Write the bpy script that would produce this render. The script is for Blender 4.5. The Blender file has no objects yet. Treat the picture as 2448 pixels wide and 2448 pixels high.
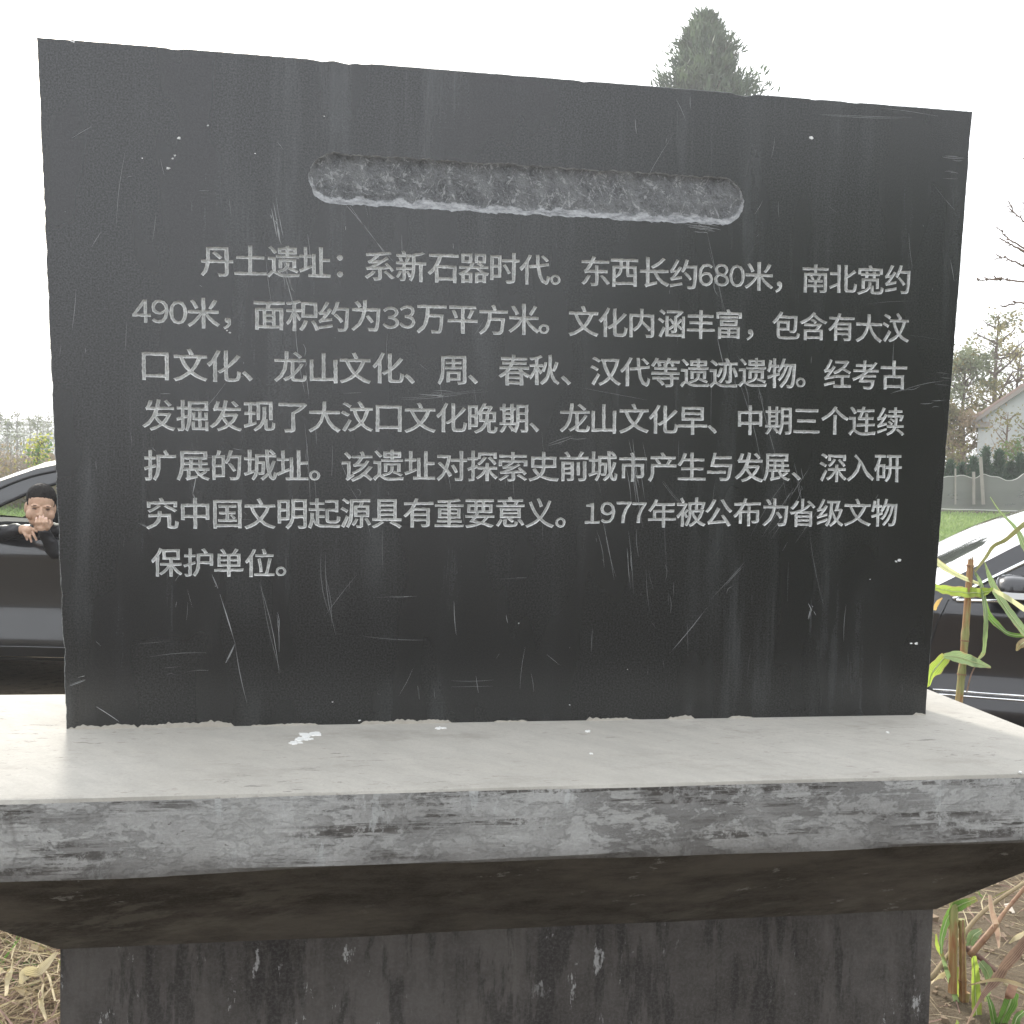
import bpy, bmesh, math, random
from mathutils import Vector, Matrix, noise, Euler
from mathutils.geometry import delaunay_2d_cdt

R = math.radians
rnd = random.Random(7)
SC = bpy.context.scene
COL = SC.collection

# ---------------------------------------------------------------- camera, sky, sun, exposure
ZB = 1.033                                   # top of the plinth above the ground
F_PX = 2516.5                                # focal length in photo pixels (2448 px wide)
CAM = Vector((-0.3028, -1.7736, ZB + 0.4471))
YAW, PITCH, ROLL = R(-8.82), R(-2.72), R(1.25)
FWD = Vector((-math.sin(YAW) * math.cos(PITCH), math.cos(YAW) * math.cos(PITCH), math.sin(PITCH)))
RT0 = Vector((math.cos(YAW), math.sin(YAW), 0))
UP0 = RT0.cross(FWD)
RT = RT0 * math.cos(ROLL) + UP0 * math.sin(ROLL)
UP = -RT0 * math.sin(ROLL) + UP0 * math.cos(ROLL)
cam = bpy.data.cameras.new('camera')
camo = bpy.data.objects.new('camera', cam)
COL.objects.link(camo)
cam.sensor_width = 36
cam.lens = 36 * F_PX / 2448
cam.clip_start = 0.05
cam.clip_end = 2000
camo.matrix_world = Matrix(((RT.x, UP.x, -FWD.x, CAM.x), (RT.y, UP.y, -FWD.y, CAM.y), (RT.z, UP.z, -FWD.z, CAM.z), (0, 0, 0, 1)))
SC.camera = camo

SUN_EL, SUN_AZ = R(27), R(-14)               # sun stands behind the stone, azimuth from +y
world = bpy.data.worlds.new('World')
SC.world = world
world.use_nodes = True
wn = world.node_tree
wn.nodes.clear()
wo = wn.nodes.new('ShaderNodeOutputWorld')
wb = wn.nodes.new('ShaderNodeBackground')
ws = wn.nodes.new('ShaderNodeTexSky')
ws.sky_type = 'NISHITA'
ws.sun_disc = False
ws.sun_elevation = SUN_EL
ws.sun_rotation = SUN_AZ
ws.air_density = 1.0
ws.dust_density = 6.0
ws.ozone_density = 1.0
wm = wn.nodes.new('ShaderNodeMixRGB')        # thin bright cloud over the whole sky
wm.inputs[0].default_value = 0.72
wm.inputs[2].default_value = (22.8, 23.4, 24.2, 1)
wn.links.new(ws.outputs[0], wm.inputs[1])
wn.links.new(wm.outputs[0], wb.inputs[0])
wb.inputs[1].default_value = 0.1
wn.links.new(wb.outputs[0], wo.inputs[0])

sl = bpy.data.lights.new('sun', 'SUN')
sl.energy = 4.8
sl.angle = R(6)
sl.color = (1.0, 0.95, 0.87)
so = bpy.data.objects.new('sun', sl)
COL.objects.link(so)
sdir = Vector((math.sin(SUN_AZ) * math.cos(SUN_EL), math.cos(SUN_AZ) * math.cos(SUN_EL), math.sin(SUN_EL)))
so.rotation_euler = sdir.to_track_quat('Z', 'Y').to_euler()
so.location = (0, 0, 30)
SC.view_settings.view_transform = 'Standard'
SC.view_settings.look = 'None'
SC.view_settings.exposure = 0.2
SC.view_settings.gamma = 1.0
SC.cycles.max_bounces = 8
SC.cycles.transparent_max_bounces = 16


def ray(px, py):
    return FWD + RT * ((px - 1224) / F_PX) + UP * ((1224 - py) / F_PX)


def at(px, py, d):                           # a photo pixel at d metres in front of the camera
    return CAM + ray(px, py) * d


def on_y(px, py, y=0.0):                     # a photo pixel on the vertical plane of the stone's face
    r = ray(px, py)
    return CAM + r * ((y - CAM.y) / r.y)


def on_z(px, py, z=0.0):
    r = ray(px, py)
    return CAM + r * ((z - CAM.z) / r.z)


# ---------------------------------------------------------------- helpers
def sstep(a, b, x):
    t = min(1, max(0, (x - a) / (b - a)))
    return t * t * (3 - 2 * t)


def ground_z(x, y):
    u = (x - CAM.x) * math.cos(YAW) + (y - CAM.y) * math.sin(YAW)      # to the right of the view
    d = -(x - CAM.x) * math.sin(YAW) + (y - CAM.y) * math.cos(YAW)     # away from the viewer
    z = -0.15 * sstep(0.2, 1.6, u) * sstep(3.0, 4.6, d)
    z += (0.61 * sstep(0.2, 5, u) + 0.1) * min(1, max(0, (d - 8.5) / 23.5))
    z += 0.02 * noise.noise(Vector((x * .6, y * .6, 0))) * sstep(0, 1, abs(d - 6) - 1)
    return z


def ud(u, d):                                # view-aligned ground coordinates to world x, y
    return (CAM.x + u * math.cos(YAW) - d * math.sin(YAW), CAM.y + u * math.sin(YAW) + d * math.cos(YAW))


def onground(u, d, dz=0):
    x, y = ud(u, d)
    return Vector((x, y, ground_z(x, y) + dz))


class MB:
    def __init__(s):
        s.v, s.f, s.m, s.uv = [], [], [], {}

    def vert(s, p):
        s.v.append(tuple(p))
        return len(s.v) - 1

    def face(s, idx, m=0):
        s.f.append(tuple(idx))
        s.m.append(m)

    def poly(s, pts, m=0):
        s.face([s.vert(p) for p in pts], m)

    def box(s, c, h, m=0, rot=None):
        c = Vector(c)
        ids = []
        for k in range(8):
            p = Vector(((1 if k & 1 else -1) * h[0], (1 if k & 2 else -1) * h[1], (1 if k & 4 else -1) * h[2]))
            if rot is not None:
                p = rot @ p
            ids.append(s.vert(c + p))
        for q in ((0, 2, 3, 1), (4, 5, 7, 6), (0, 1, 5, 4), (2, 6, 7, 3), (0, 4, 6, 2), (1, 3, 7, 5)):
            s.face([ids[i] for i in q], m)

    def tube(s, pts, rad, n=6, m=0, cap=True):
        pts = [Vector(p) for p in pts]
        if not hasattr(rad, '__len__'):
            rad = [rad] * len(pts)
        rings = []
        ref = None
        for i, p in enumerate(pts):
            t = (pts[min(i + 1, len(pts) - 1)] - pts[max(i - 1, 0)])
            if t.length < 1e-9:
                t = Vector((0, 0, 1))
            t.normalize()
            if ref is None:
                ref = t.orthogonal().normalized()
            ref = (ref - t * ref.dot(t))
            if ref.length < 1e-6:
                ref = t.orthogonal()
            ref.normalize()
            b = t.cross(ref)
            rings.append([s.vert(p + (ref * math.cos(a) + b * math.sin(a)) * rad[i]) for a in [2 * math.pi * k / n for k in range(n)]])
        for a, b in zip(rings, rings[1:]):
            for k in range(n):
                s.face((a[k], a[(k + 1) % n], b[(k + 1) % n], b[k]), m)
        if cap:
            s.face(rings[0][::-1], m)
            s.face(rings[-1], m)

    def strip(s, pts, wid, facing, m=0, fold=0.15, twist=0.0):
        """a leaf: ribbon along pts, its flat side turned to 'facing'"""
        pts = [Vector(p) for p in pts]
        rows = []
        n = len(pts)
        for i, p in enumerate(pts):
            t = (pts[min(i + 1, n - 1)] - pts[max(i - 1, 0)]).normalized()
            f = facing[i] if isinstance(facing, list) else facing
            side = t.cross(f)
            if side.length < 1e-5:
                side = t.orthogonal()
            side.normalize()
            nn = side.cross(t).normalized()
            a = twist * (i / (n - 1) - .5) if n > 1 else 0
            side2 = side * math.cos(a) + nn * math.sin(a)
            nn2 = nn * math.cos(a) - side * math.sin(a)
            w = wid[i] / 2
            rows.append((s.vert(p - side2 * w), s.vert(p - nn2 * w * fold * 2), s.vert(p + side2 * w)))
            for k in range(3):
                s.uv[rows[-1][k]] = (k - 1.0, i / max(1, n - 1), (p.x * 7.3 + p.y * 3.1) % 1)
        for a, b in zip(rows, rows[1:]):
            s.face((a[0], a[1], b[1], b[0]), m)
            s.face((a[1], a[2], b[2], b[1]), m)

    def lathe(s, prof, org, ax=(0, 0, 1), n=24, m=0):
        ax = Vector(ax).normalized()
        u = ax.orthogonal().normalized()
        w = ax.cross(u)
        org = Vector(org)
        rings = []
        for r, h in prof:
            rings.append([s.vert(org + ax * h + (u * math.cos(2 * math.pi * k / n) + w * math.sin(2 * math.pi * k / n)) * r) for k in range(n)])
        for a, b in zip(rings, rings[1:]):
            for k in range(n):
                s.face((a[k], a[(k + 1) % n], b[(k + 1) % n], b[k]), m)

    def build(s, name, mats, parent=None, smooth=False, loc=None, fix=False, sharp=None):
        me = bpy.data.meshes.new(name)
        me.from_pydata(s.v, [], s.f)
        for m in (mats if isinstance(mats, (list, tuple)) else [mats]):
            me.materials.append(m)
        if any(s.m):
            me.polygons.foreach_set('material_index', s.m)
        if s.uv:
            at_ = me.attributes.new('blade', 'FLOAT_VECTOR', 'POINT')
            flat = [0.0] * (3 * len(s.v))
            for i, u in s.uv.items():
                flat[3 * i:3 * i + 3] = u
            at_.data.foreach_set('vector', flat)
        if smooth:
            me.polygons.foreach_set('use_smooth', [True] * len(me.polygons))
        if fix:
            bm = bmesh.new()
            bm.from_mesh(me)
            bmesh.ops.remove_doubles(bm, verts=bm.verts, dist=1e-5)
            bmesh.ops.recalc_face_normals(bm, faces=bm.faces)
            bm.to_mesh(me)
            bm.free()
        me.update()
        if sharp:
            me.set_sharp_from_angle(angle=R(sharp))
        o = bpy.data.objects.new(name, me)
        COL.objects.link(o)
        if parent is not None:
            o.parent = parent
        if loc is not None:
            o.location = loc
        return o


def empty(name, loc=(0, 0, 0), rz=0):
    o = bpy.data.objects.new(name, None)
    COL.objects.link(o)
    o.location = loc
    o.rotation_euler = (0, 0, rz)
    o.empty_display_size = .2
    return o


def tag(o, label=None, cat=None, group=None, kind=None):
    if label:
        o['label'] = label
    if cat:
        o['category'] = cat
    if group:
        o['group'] = group
    if kind:
        o['kind'] = kind
    return o


def catmull(pts, n=6):
    pts = [Vector(p) for p in pts]
    P = [pts[0] * 2 - pts[1]] + pts + [pts[-1] * 2 - pts[-2]]
    out = []
    for i in range(1, len(P) - 2):
        a, b, c, d = P[i - 1], P[i], P[i + 1], P[i + 2]
        for k in range(n):
            t = k / n
            out.append(.5 * ((2 * b) + (c - a) * t + (2 * a - 5 * b + 4 * c - d) * t * t + (3 * b - a - 3 * c + d) * t ** 3))
    out.append(pts[-1])
    return out


def lerp_list(w, n):
    out = []
    for i in range(n):
        t = i / (n - 1) * (len(w) - 1)
        k = min(int(t), len(w) - 2)
        out.append(w[k] + (w[k + 1] - w[k]) * (t - k))
    return out


def fill_even_odd(pts, edges):
    """triangles of the region enclosed an odd number of times by the loops"""
    rv, re_, rf, _, oe, _ = delaunay_2d_cdt(pts, edges, [], 0, 1e-7)
    con = set()
    for e_, o_ in zip(re_, oe):
        if o_:
            con.add((min(e_), max(e_)))
    adj = {}
    for i, f_ in enumerate(rf):
        for k in range(3):
            a, b = f_[k], f_[(k + 1) % 3]
            adj.setdefault((min(a, b), max(a, b)), []).append(i)
    par = [None] * len(rf)
    todo = []
    for e_, fs in adj.items():
        if len(fs) == 1:
            v = 1 if e_ in con else 0
            if par[fs[0]] is None:
                par[fs[0]] = v
                todo.append(fs[0])
    while todo:
        i = todo.pop()
        f_ = rf[i]
        for k in range(3):
            a, b = f_[k], f_[(k + 1) % 3]
            e_ = (min(a, b), max(a, b))
            for j in adj[e_]:
                if par[j] is None:
                    par[j] = par[i] ^ (1 if e_ in con else 0)
                    todo.append(j)
    tris = []
    for i, f_ in enumerate(rf):
        if par[i]:
            a, b, c_ = (rv[k] for k in f_)
            ar = (b.x - a.x) * (c_.y - a.y) - (b.y - a.y) * (c_.x - a.x)
            if abs(ar) > 1e-13:
                tris.append(tuple(f_) if ar > 0 else tuple(f_[::-1]))
    return rv, tris


# ---------------------------------------------------------------- material helper
class Mat:
    def __init__(s, name, rough=.8, spec=.3, metallic=0, **kw):
        s.m = bpy.data.materials.new(name)
        s.m.use_nodes = True
        s.t = s.m.node_tree
        s.b = s.t.nodes['Principled BSDF']
        s.b.inputs['Roughness'].default_value = rough
        s.b.inputs['Specular IOR Level'].default_value = spec
        s.b.inputs['Metallic'].default_value = metallic
        s.tc = None
        for k, v in kw.items():
            s.b.inputs[k].default_value = v

    def n(s, typ, **kw):
        o = s.t.nodes.new(typ)
        for k, v in kw.items():
            setattr(o, k, v)
        return o

    def ln(s, a, b):
        s.t.links.new(a, b)

    def coord(s, scale=(1, 1, 1), rot=(0, 0, 0), loc=(0, 0, 0)):
        if s.tc is None:
            s.tc = s.n('ShaderNodeTexCoord')
        mp = s.n('ShaderNodeMapping')
        mp.inputs['Scale'].default_value = scale
        mp.inputs['Location'].default_value = loc
        src = s.tc.outputs['Object']
        if any(rot):                          # turn first, stretch afterwards
            m0 = s.n('ShaderNodeMapping')
            m0.inputs['Rotation'].default_value = rot
            s.ln(src, m0.inputs[0])
            src = m0.outputs[0]
        s.ln(src, mp.inputs[0])
        return mp.outputs[0]

    def noise(s, scale=5, detail=6, rough=.6, sc=(1, 1, 1), rot=(0, 0, 0), loc=(0, 0, 0), dist=0):
        t = s.n('ShaderNodeTexNoise')
        t.inputs['Scale'].default_value = scale
        t.inputs['Detail'].default_value = detail
        t.inputs['Roughness'].default_value = rough
        t.inputs['Distortion'].default_value = dist
        s.ln(s.coord(sc, rot, loc), t.inputs['Vector'])
        return t.outputs['Fac']

    def vor(s, scale=5, feature='F1', sc=(1, 1, 1), rot=(0, 0, 0), loc=(0, 0, 0)):
        t = s.n('ShaderNodeTexVoronoi', feature=feature)
        t.inputs['Scale'].default_value = scale
        s.ln(s.coord(sc, rot, loc), t.inputs['Vector'])
        return t.outputs['Distance']

    def ramp(s, fac, a, b, inv=False):
        r = s.n('ShaderNodeMapRange')
        r.inputs[1].default_value = a
        r.inputs[2].default_value = b
        r.inputs[3].default_value = 1 if inv else 0
        r.inputs[4].default_value = 0 if inv else 1
        s.ln(fac, r.inputs[0])
        return r.outputs[0]

    def math(s, op, a, b):
        m = s.n('ShaderNodeMath', operation=op)
        for i, v in enumerate((a, b)):
            if isinstance(v, (int, float)):
                m.inputs[i].default_value = v
            else:
                s.ln(v, m.inputs[i])
        return m.outputs[0]

    def mul(s, a, b):
        return s.math('MULTIPLY', a, b)

    def mix(s, fac, a, b, blend='MIX'):
        m = s.n('ShaderNodeMixRGB', blend_type=blend)
        for i, v in enumerate((fac, a, b)):
            if isinstance(v, (int, float)):
                m.inputs[i].default_value = v
            elif isinstance(v, tuple):
                m.inputs[i].default_value = (*v, 1) if len(v) == 3 else v
            else:
                s.ln(v, m.inputs[i])
        return m.outputs[0]

    def color(s, c):
        if isinstance(c, tuple):
            s.b.inputs['Base Color'].default_value = (*c, 1)
        else:
            s.ln(c, s.b.inputs['Base Color'])
        return s

    def bump(s, h, strength=.3, dist=.01):
        b = s.n('ShaderNodeBump')
        b.inputs['Strength'].default_value = strength
        b.inputs['Distance'].default_value = dist
        s.ln(h, b.inputs['Height'])
        s.ln(b.outputs[0], s.b.inputs['Normal'])
        return s

    def rough(s, fac, a, b):
        r = s.n('ShaderNodeMapRange')
        r.inputs[3].default_value = a
        r.inputs[4].default_value = b
        s.ln(fac, r.inputs[0])
        s.ln(r.outputs[0], s.b.inputs['Roughness'])
        return s

    def translucent(s, col, fac=.35):
        tr = s.n('ShaderNodeBsdfTranslucent')
        if isinstance(col, tuple):
            tr.inputs[0].default_value = (*col, 1)
        else:
            s.ln(col, tr.inputs[0])
        mx = s.n('ShaderNodeMixShader')
        mx.inputs[0].default_value = fac
        s.ln(s.b.outputs[0], mx.inputs[1])
        s.ln(tr.outputs[0], mx.inputs[2])
        s.ln(mx.outputs[0], s.t.nodes['Material Output'].inputs[0])
        return s


def plain(name, col, rough=.7, spec=.3, var=.15, scale=20, metallic=0, **kw):
    m = Mat(name, rough, spec, metallic, **kw)
    f = m.noise(scale, 4)
    m.color(m.mix(f, tuple(c * (1 - var) for c in col), tuple(min(1, c * (1 + var)) for c in col)))
    return m.m


def leafmat(name, col, col2, tr=.35, scale=3, rough=.55, spec=.3):
    m = Mat(name, rough, spec)
    f = m.ramp(m.noise(scale, 3), .3, .7)
    c = m.mix(f, col, col2)
    m.color(c)
    m.translucent(m.mix(f, tuple(min(1, k * 1.5) for k in col), tuple(min(1, k * 1.5) for k in col2)), tr)
    return m.m


def glassmat(name, tint=(.8, .85, .83), refl=.06):
    m = Mat(name)
    t = m.t
    tr = m.n('ShaderNodeBsdfTransparent')
    tr.inputs[0].default_value = (*tint, 1)
    gl = m.n('ShaderNodeBsdfGlossy')
    gl.inputs['Roughness'].default_value = .02
    fr = m.n('ShaderNodeFresnel')
    fr.inputs[0].default_value = 1.5
    mx = m.n('ShaderNodeMixShader')
    m.ln(fr.outputs[0], mx.inputs[0])
    m.ln(tr.outputs[0], mx.inputs[1])
    m.ln(gl.outputs[0], mx.inputs[2])
    m.ln(mx.outputs[0], t.nodes['Material Output'].inputs[0])
    return m.m


def blademat(name, col, col2, tr=.4, dry=(.36, .25, .13), edge=.8, rough=.5, spec=.35):
    """a maize blade: fine parallel veins, blotches, dried edges and tip"""
    m = Mat(name, rough, spec)
    a = m.n('ShaderNodeAttribute')
    a.attribute_name = 'blade'
    sp = m.n('ShaderNodeSeparateXYZ')
    m.ln(a.outputs['Vector'], sp.inputs[0])
    u, v = sp.outputs[0], sp.outputs[1]
    blot = m.noise(22, 5, .65)
    c = m.mix(m.ramp(blot, .3, .7), col, col2)
    vein = m.math('SINE', m.mul(u, 26), 0)
    c = m.mix(m.ramp(vein, .2, 1), c, tuple(min(1, k * 1.28) for k in col2))
    au = m.math('ABSOLUTE', u, 0)
    nz = m.noise(34, 6, .7)
    e_ = m.math('ADD', au, m.mul(m.math('SUBTRACT', nz, .5), 1.1))
    tip = m.math('ADD', m.mul(v, .9), m.mul(m.math('SUBTRACT', nz, .5), .8))
    c = m.mix(m.mul(m.ramp(e_, edge, edge + .18), .85), c, dry)
    c = m.mix(m.mul(m.ramp(tip, .80, .98), .8), c, dry)
    spot = m.ramp(m.noise(75, 4, .6), .68, .73)
    c = m.mix(m.mul(spot, .7), c, tuple(k * .6 for k in dry))
    m.color(c)
    m.bump(vein, .12, .001)
    m.translucent(m.mix(1, c, (1.35, 1.4, 1.2), 'MULTIPLY'), tr)
    return m.m
# ---------------------------------------------------------------- ground and terrain
g = Mat('dry_soil', .95, .1)
n1 = g.noise(.7, 6, .6)
n2 = g.noise(14, 8, .75)
n3 = g.noise(70, 4, .7)
c = g.mix(g.ramp(n1, .35, .65), (.235, .19, .135), (.30, .245, .175))
c = g.mix(g.ramp(n2, .5, .68), c, (.13, .095, .065))
c = g.mix(g.mul(g.ramp(n3, .6, .7), .6), c, (.42, .35, .26))
n4 = g.noise(240, 4, .8)
c = g.mix(g.mul(g.ramp(n4, .4, .65), .55), c, (.12, .09, .06))
g.color(c)
g.bump(g.math('ADD', g.math('ADD', n2, g.mul(n3, .6)), g.mul(n4, .2)), 1.0, .05)
M_SOIL = g.m

mb = MB()
us = sorted(set([-400, -250, -150, -90, -60, -40, -28, -20] + [x * .8 - 14 for x in range(36)] + [16, 20, 28, 40, 60, 90, 150, 250, 400]))
ds = sorted(set([-120, -60, -30, -15, -8] + [-5 + .35 * i for i in range(40)] + [9 + .9 * i for i in range(30)] + [38, 46, 60, 80, 110, 160, 240, 400]))
idx = {}
for i, u in enumerate(us):
    for j, d in enumerate(ds):
        x, y = ud(u, d)
        idx[i, j] = mb.vert((x, y, ground_z(x, y)))
for i in range(len(us) - 1):
    for j in range(len(ds) - 1):
        mb.face((idx[i, j], idx[i + 1, j], idx[i + 1, j + 1], idx[i, j + 1]))
tag(mb.build('ground', M_SOIL, smooth=True), kind='structure')

# the green field beyond the road, a sheet just above the soil
gm = Mat('field_green', .9, .1)
f = gm.noise(1.2, 5)
gm.color(gm.mix(gm.ramp(f, .3, .7), (.10, .16, .045), (.15, .20, .07)))
gm.bump(gm.noise(40, 5), 1, .03)
mb = MB()
idx = {}
FU = [-30 + 1.5 * i for i in range(46)]
FD = [8.6 + .6 * i for i in range(40)]
for i, u in enumerate(FU):
    for j, d in enumerate(FD):
        dd = d + .25 * noise.noise(Vector((u * .5, d, 3))) if 0 < j < len(FD) - 1 else d + .3 * noise.noise(Vector((u * .8, 2, 1)))
        idx[i, j] = mb.vert(onground(u, dd, .035))
for i in range(len(FU) - 1):
    for j in range(len(FD) - 1):
        mb.face((idx[i, j], idx[i + 1, j], idx[i + 1, j + 1], idx[i, j + 1]))
tag(mb.build('field', gm.m, smooth=True), kind='structure')

M_BLADE = leafmat('wheat_blade', (.17, .25, .085), (.25, .32, .13), .4, 1.2)
mb = MB()
for k in range(52000):
    d = 8.7 + 23 * rnd.random() ** 1.5
    u = d * (.36 + .16 * rnd.random())
    if k % 6 == 0:
        u = d * rnd.uniform(-.52, -.36)
        d = min(d, 26)
    p = onground(u, d, .025)
    h = rnd.uniform(.05, .13)
    a = rnd.uniform(0, 6.28)
    w = rnd.uniform(.006, .012) * (1 + d / 22)
    lean = Vector((math.cos(a), math.sin(a), 0)) * h * rnd.uniform(.2, .9)
    sd = Vector((math.cos(a + 1.57), math.sin(a + 1.57), 0)) * w
    mb.poly([p - sd, p + sd, p + lean * .4 + Vector((0, 0, h * .7)) + sd * .6, p + lean + Vector((0, 0, h))])
tag(mb.build('wheat_seedlings', M_BLADE), 'short bright green wheat seedlings covering the field behind the road', 'grass', kind='stuff')

# hills far off on the left
mb = MB()
HM = plain('far_hill', (.10, .13, .13), .95, .1, .25, .05)
for row, (d0, hh, ph) in enumerate(((330, 15, 1.0), (420, 24, 4.0))):
    prev = None
    for i in range(90):
        u = -420 + i * 8.5
        h = hh * (.45 + .4 * noise.noise(Vector((u * .006 + ph, row, 0))) + .1 * noise.noise(Vector((u * .03, row, 5))))
        h *= 1 - .75 * sstep(-60, 60, u)
        a = Vector((*ud(u, d0 - 60), -1)), Vector((*ud(u, d0), max(1, h))), Vector((*ud(u, d0 + 80), -1))
        cur = [mb.vert(p) for p in a]
        if prev:
            for k in (0, 1):
                mb.face((prev[k], cur[k], cur[k + 1], prev[k + 1]))
        prev = cur
tag(mb.build('hills', HM, smooth=True), kind='structure')

# ---------------------------------------------------------------- plinth
PL = empty('concrete_plinth', (0, 0, 0))
tag(PL, 'weathered grey concrete plinth with a wide overhanging cap carrying the black inscribed stone', 'plinth')
CX0, CX1, CY0, CY1, CT = -0.955, 0.8826, -0.358, 0.262, 0.1075
BX0, BX1, BY0, BY1, BZ = -0.746, 0.7463, -0.0635, 0.20, 0.336

m = Mat('trowelled_cement', .85, .25)
big = m.noise(2.2, 5, .6)
fine = m.noise(18, 8, .7, sc=(.5, 1.6, 1), rot=(0, 0, R(50)))
base = m.mix(m.ramp(big, .3, .7), (.375, .355, .315), (.46, .44, .40))
base = m.mix(m.mul(m.ramp(fine, .4, .7), .55), base, (.32, .31, .28))
dash = m.ramp(m.noise(26, 8, .72, sc=(.8, 2.4, 1), dist=.3), .60, .635)
reg = m.ramp(m.noise(2.6, 2, .5, loc=(3, 1, 0)), .46, .6)
base = m.mix(m.mul(m.ramp(m.noise(260, 4, .8), .4, .66), .28), base, (.27, .265, .24))
blt = m.ramp(m.noise(6, 9, .75, sc=(.8, 1.6, 1), loc=(0, 7, 0)), .54, .66)
base = m.mix(m.mul(blt, .5), base, (.27, .255, .225))
base = m.mix(m.mul(m.mul(dash, reg), .75), base, (.17, .16, .145))
dash2 = m.ramp(m.noise(52, 8, .72, sc=(.7, 2.2, 1), loc=(2, 5, 0), dist=.4), .59, .63)
base = m.mix(m.mul(m.mul(dash2, m.ramp(m.noise(4, 2, .5, loc=(9, 4, 0)), .5, .6)), .6), base, (.24, .22, .20))
m.color(base)
m.bump(m.math('ADD', m.noise(60, 6, .7), m.mul(m.noise(9, 4), 2)), .25, .006)
M_CTOP = m.m

m = Mat('weathered_cement_edge', .88, .2)
base = m.mix(m.ramp(m.noise(4.0, 6, .6), .3, .7), (.36, .36, .35), (.47, .47, .455))
grain = m.noise(240, 4, .8)
base = m.mix(m.mul(m.ramp(grain, .35, .65), .4), base, (.20, .20, .195))
reg = m.ramp(m.noise(3.0, 3, .5, loc=(4, 0, 7)), .40, .56)
pat = m.ramp(m.noise(11, 15, .8, sc=(.8, 1, 1.5), dist=.2), .50, .535)
base = m.mix(m.mul(m.mul(pat, reg), .72), base, (.135, .13, .125))
soft = m.ramp(m.noise(6, 8, .7, sc=(.9, 1, 1.6), loc=(7, 0, 2)), .48, .66)
base = m.mix(m.mul(soft, .38), base, (.18, .175, .168))
brk = m.ramp(m.noise(46, 8, .75, sc=(1, 1, 1.2), loc=(2, 0, 2)), .43, .52)
zone = m.ramp(m.noise(3.2, 3, .5, sc=(.7, 1, 4.5), loc=(4, 0, 3)), .41, .52)
hs = m.ramp(m.noise(15, 10, .75, sc=(.3, 1, 5.5), loc=(1, 0, 2)), .50, .535)
base = m.mix(m.mul(m.mul(m.mul(hs, zone), brk), .9), base, (.075, .068, .062))
sc_ = m.ramp(m.noise(26, 8, .75, sc=(.1, 1, 8), loc=(6, 0, 1)), .62, .66)
base = m.mix(m.mul(sc_, .55), base, (.50, .51, .50))
vl = m.ramp(m.noise(14, 7, .7, sc=(1.8, 1, .45), loc=(5, 2, 0)), .585, .62)
base = m.mix(m.mul(vl, .5), base, (.48, .495, .49))
pit = m.ramp(m.noise(75, 6, .75, sc=(.6, 1, 1.2), loc=(8, 2, 0)), .64, .67)
base = m.mix(m.mul(pit, .8), base, (.09, .082, .076))
ring = m.ramp(m.vor(17, 'DISTANCE_TO_EDGE', sc=(1, .3, 1.1)), 0, .03, True)
base = m.mix(m.mul(m.mul(ring, m.ramp(m.noise(2.3, 2, .5, loc=(7, 3, 1)), .56, .62)), .6), base, (.13, .12, .11))
# dirt creeping up from the drip edge
sep = m.n('ShaderNodeSeparateXYZ')
m.ln(m.coord(), sep.inputs[0])
low = m.ramp(m.math('ADD', sep.outputs[2], m.mul(m.noise(9, 6, .7, sc=(1, 1, .6)), -.06)), ZB - .133, ZB - .105, True)
base = m.mix(m.mul(low, .6), base, (.12, .112, .105))
m.color(base)
m.bump(m.math('ADD', m.noise(70, 9, .8, sc=(.6, 1, 1.4)), m.mul(pat, -.6)), .6, .006)
M_CEDGE = m.m

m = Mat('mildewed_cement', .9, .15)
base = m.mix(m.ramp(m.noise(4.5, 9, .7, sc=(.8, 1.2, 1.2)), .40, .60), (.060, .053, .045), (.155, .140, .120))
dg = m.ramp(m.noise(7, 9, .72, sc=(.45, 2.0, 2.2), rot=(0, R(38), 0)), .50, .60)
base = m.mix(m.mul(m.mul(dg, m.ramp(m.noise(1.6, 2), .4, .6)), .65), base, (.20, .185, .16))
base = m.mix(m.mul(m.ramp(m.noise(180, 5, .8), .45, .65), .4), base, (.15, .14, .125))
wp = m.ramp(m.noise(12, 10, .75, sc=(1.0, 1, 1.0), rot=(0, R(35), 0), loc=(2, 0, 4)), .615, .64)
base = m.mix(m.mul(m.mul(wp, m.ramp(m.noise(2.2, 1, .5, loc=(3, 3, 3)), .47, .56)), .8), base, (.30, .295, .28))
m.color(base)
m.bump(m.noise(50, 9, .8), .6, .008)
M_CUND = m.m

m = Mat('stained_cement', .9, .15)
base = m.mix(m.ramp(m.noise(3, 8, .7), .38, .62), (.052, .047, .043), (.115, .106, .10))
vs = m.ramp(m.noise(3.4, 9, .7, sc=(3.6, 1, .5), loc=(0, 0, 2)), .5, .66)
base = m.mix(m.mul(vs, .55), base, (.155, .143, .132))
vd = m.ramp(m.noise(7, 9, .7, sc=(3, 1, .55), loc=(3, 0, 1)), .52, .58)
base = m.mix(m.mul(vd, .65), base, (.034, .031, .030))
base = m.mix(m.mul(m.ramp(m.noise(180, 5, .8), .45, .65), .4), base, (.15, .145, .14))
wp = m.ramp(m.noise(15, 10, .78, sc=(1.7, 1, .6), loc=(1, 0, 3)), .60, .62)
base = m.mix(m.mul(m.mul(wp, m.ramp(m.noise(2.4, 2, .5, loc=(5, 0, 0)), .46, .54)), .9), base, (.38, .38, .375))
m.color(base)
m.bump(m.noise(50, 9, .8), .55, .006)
M_CBODY = m.m


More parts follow.
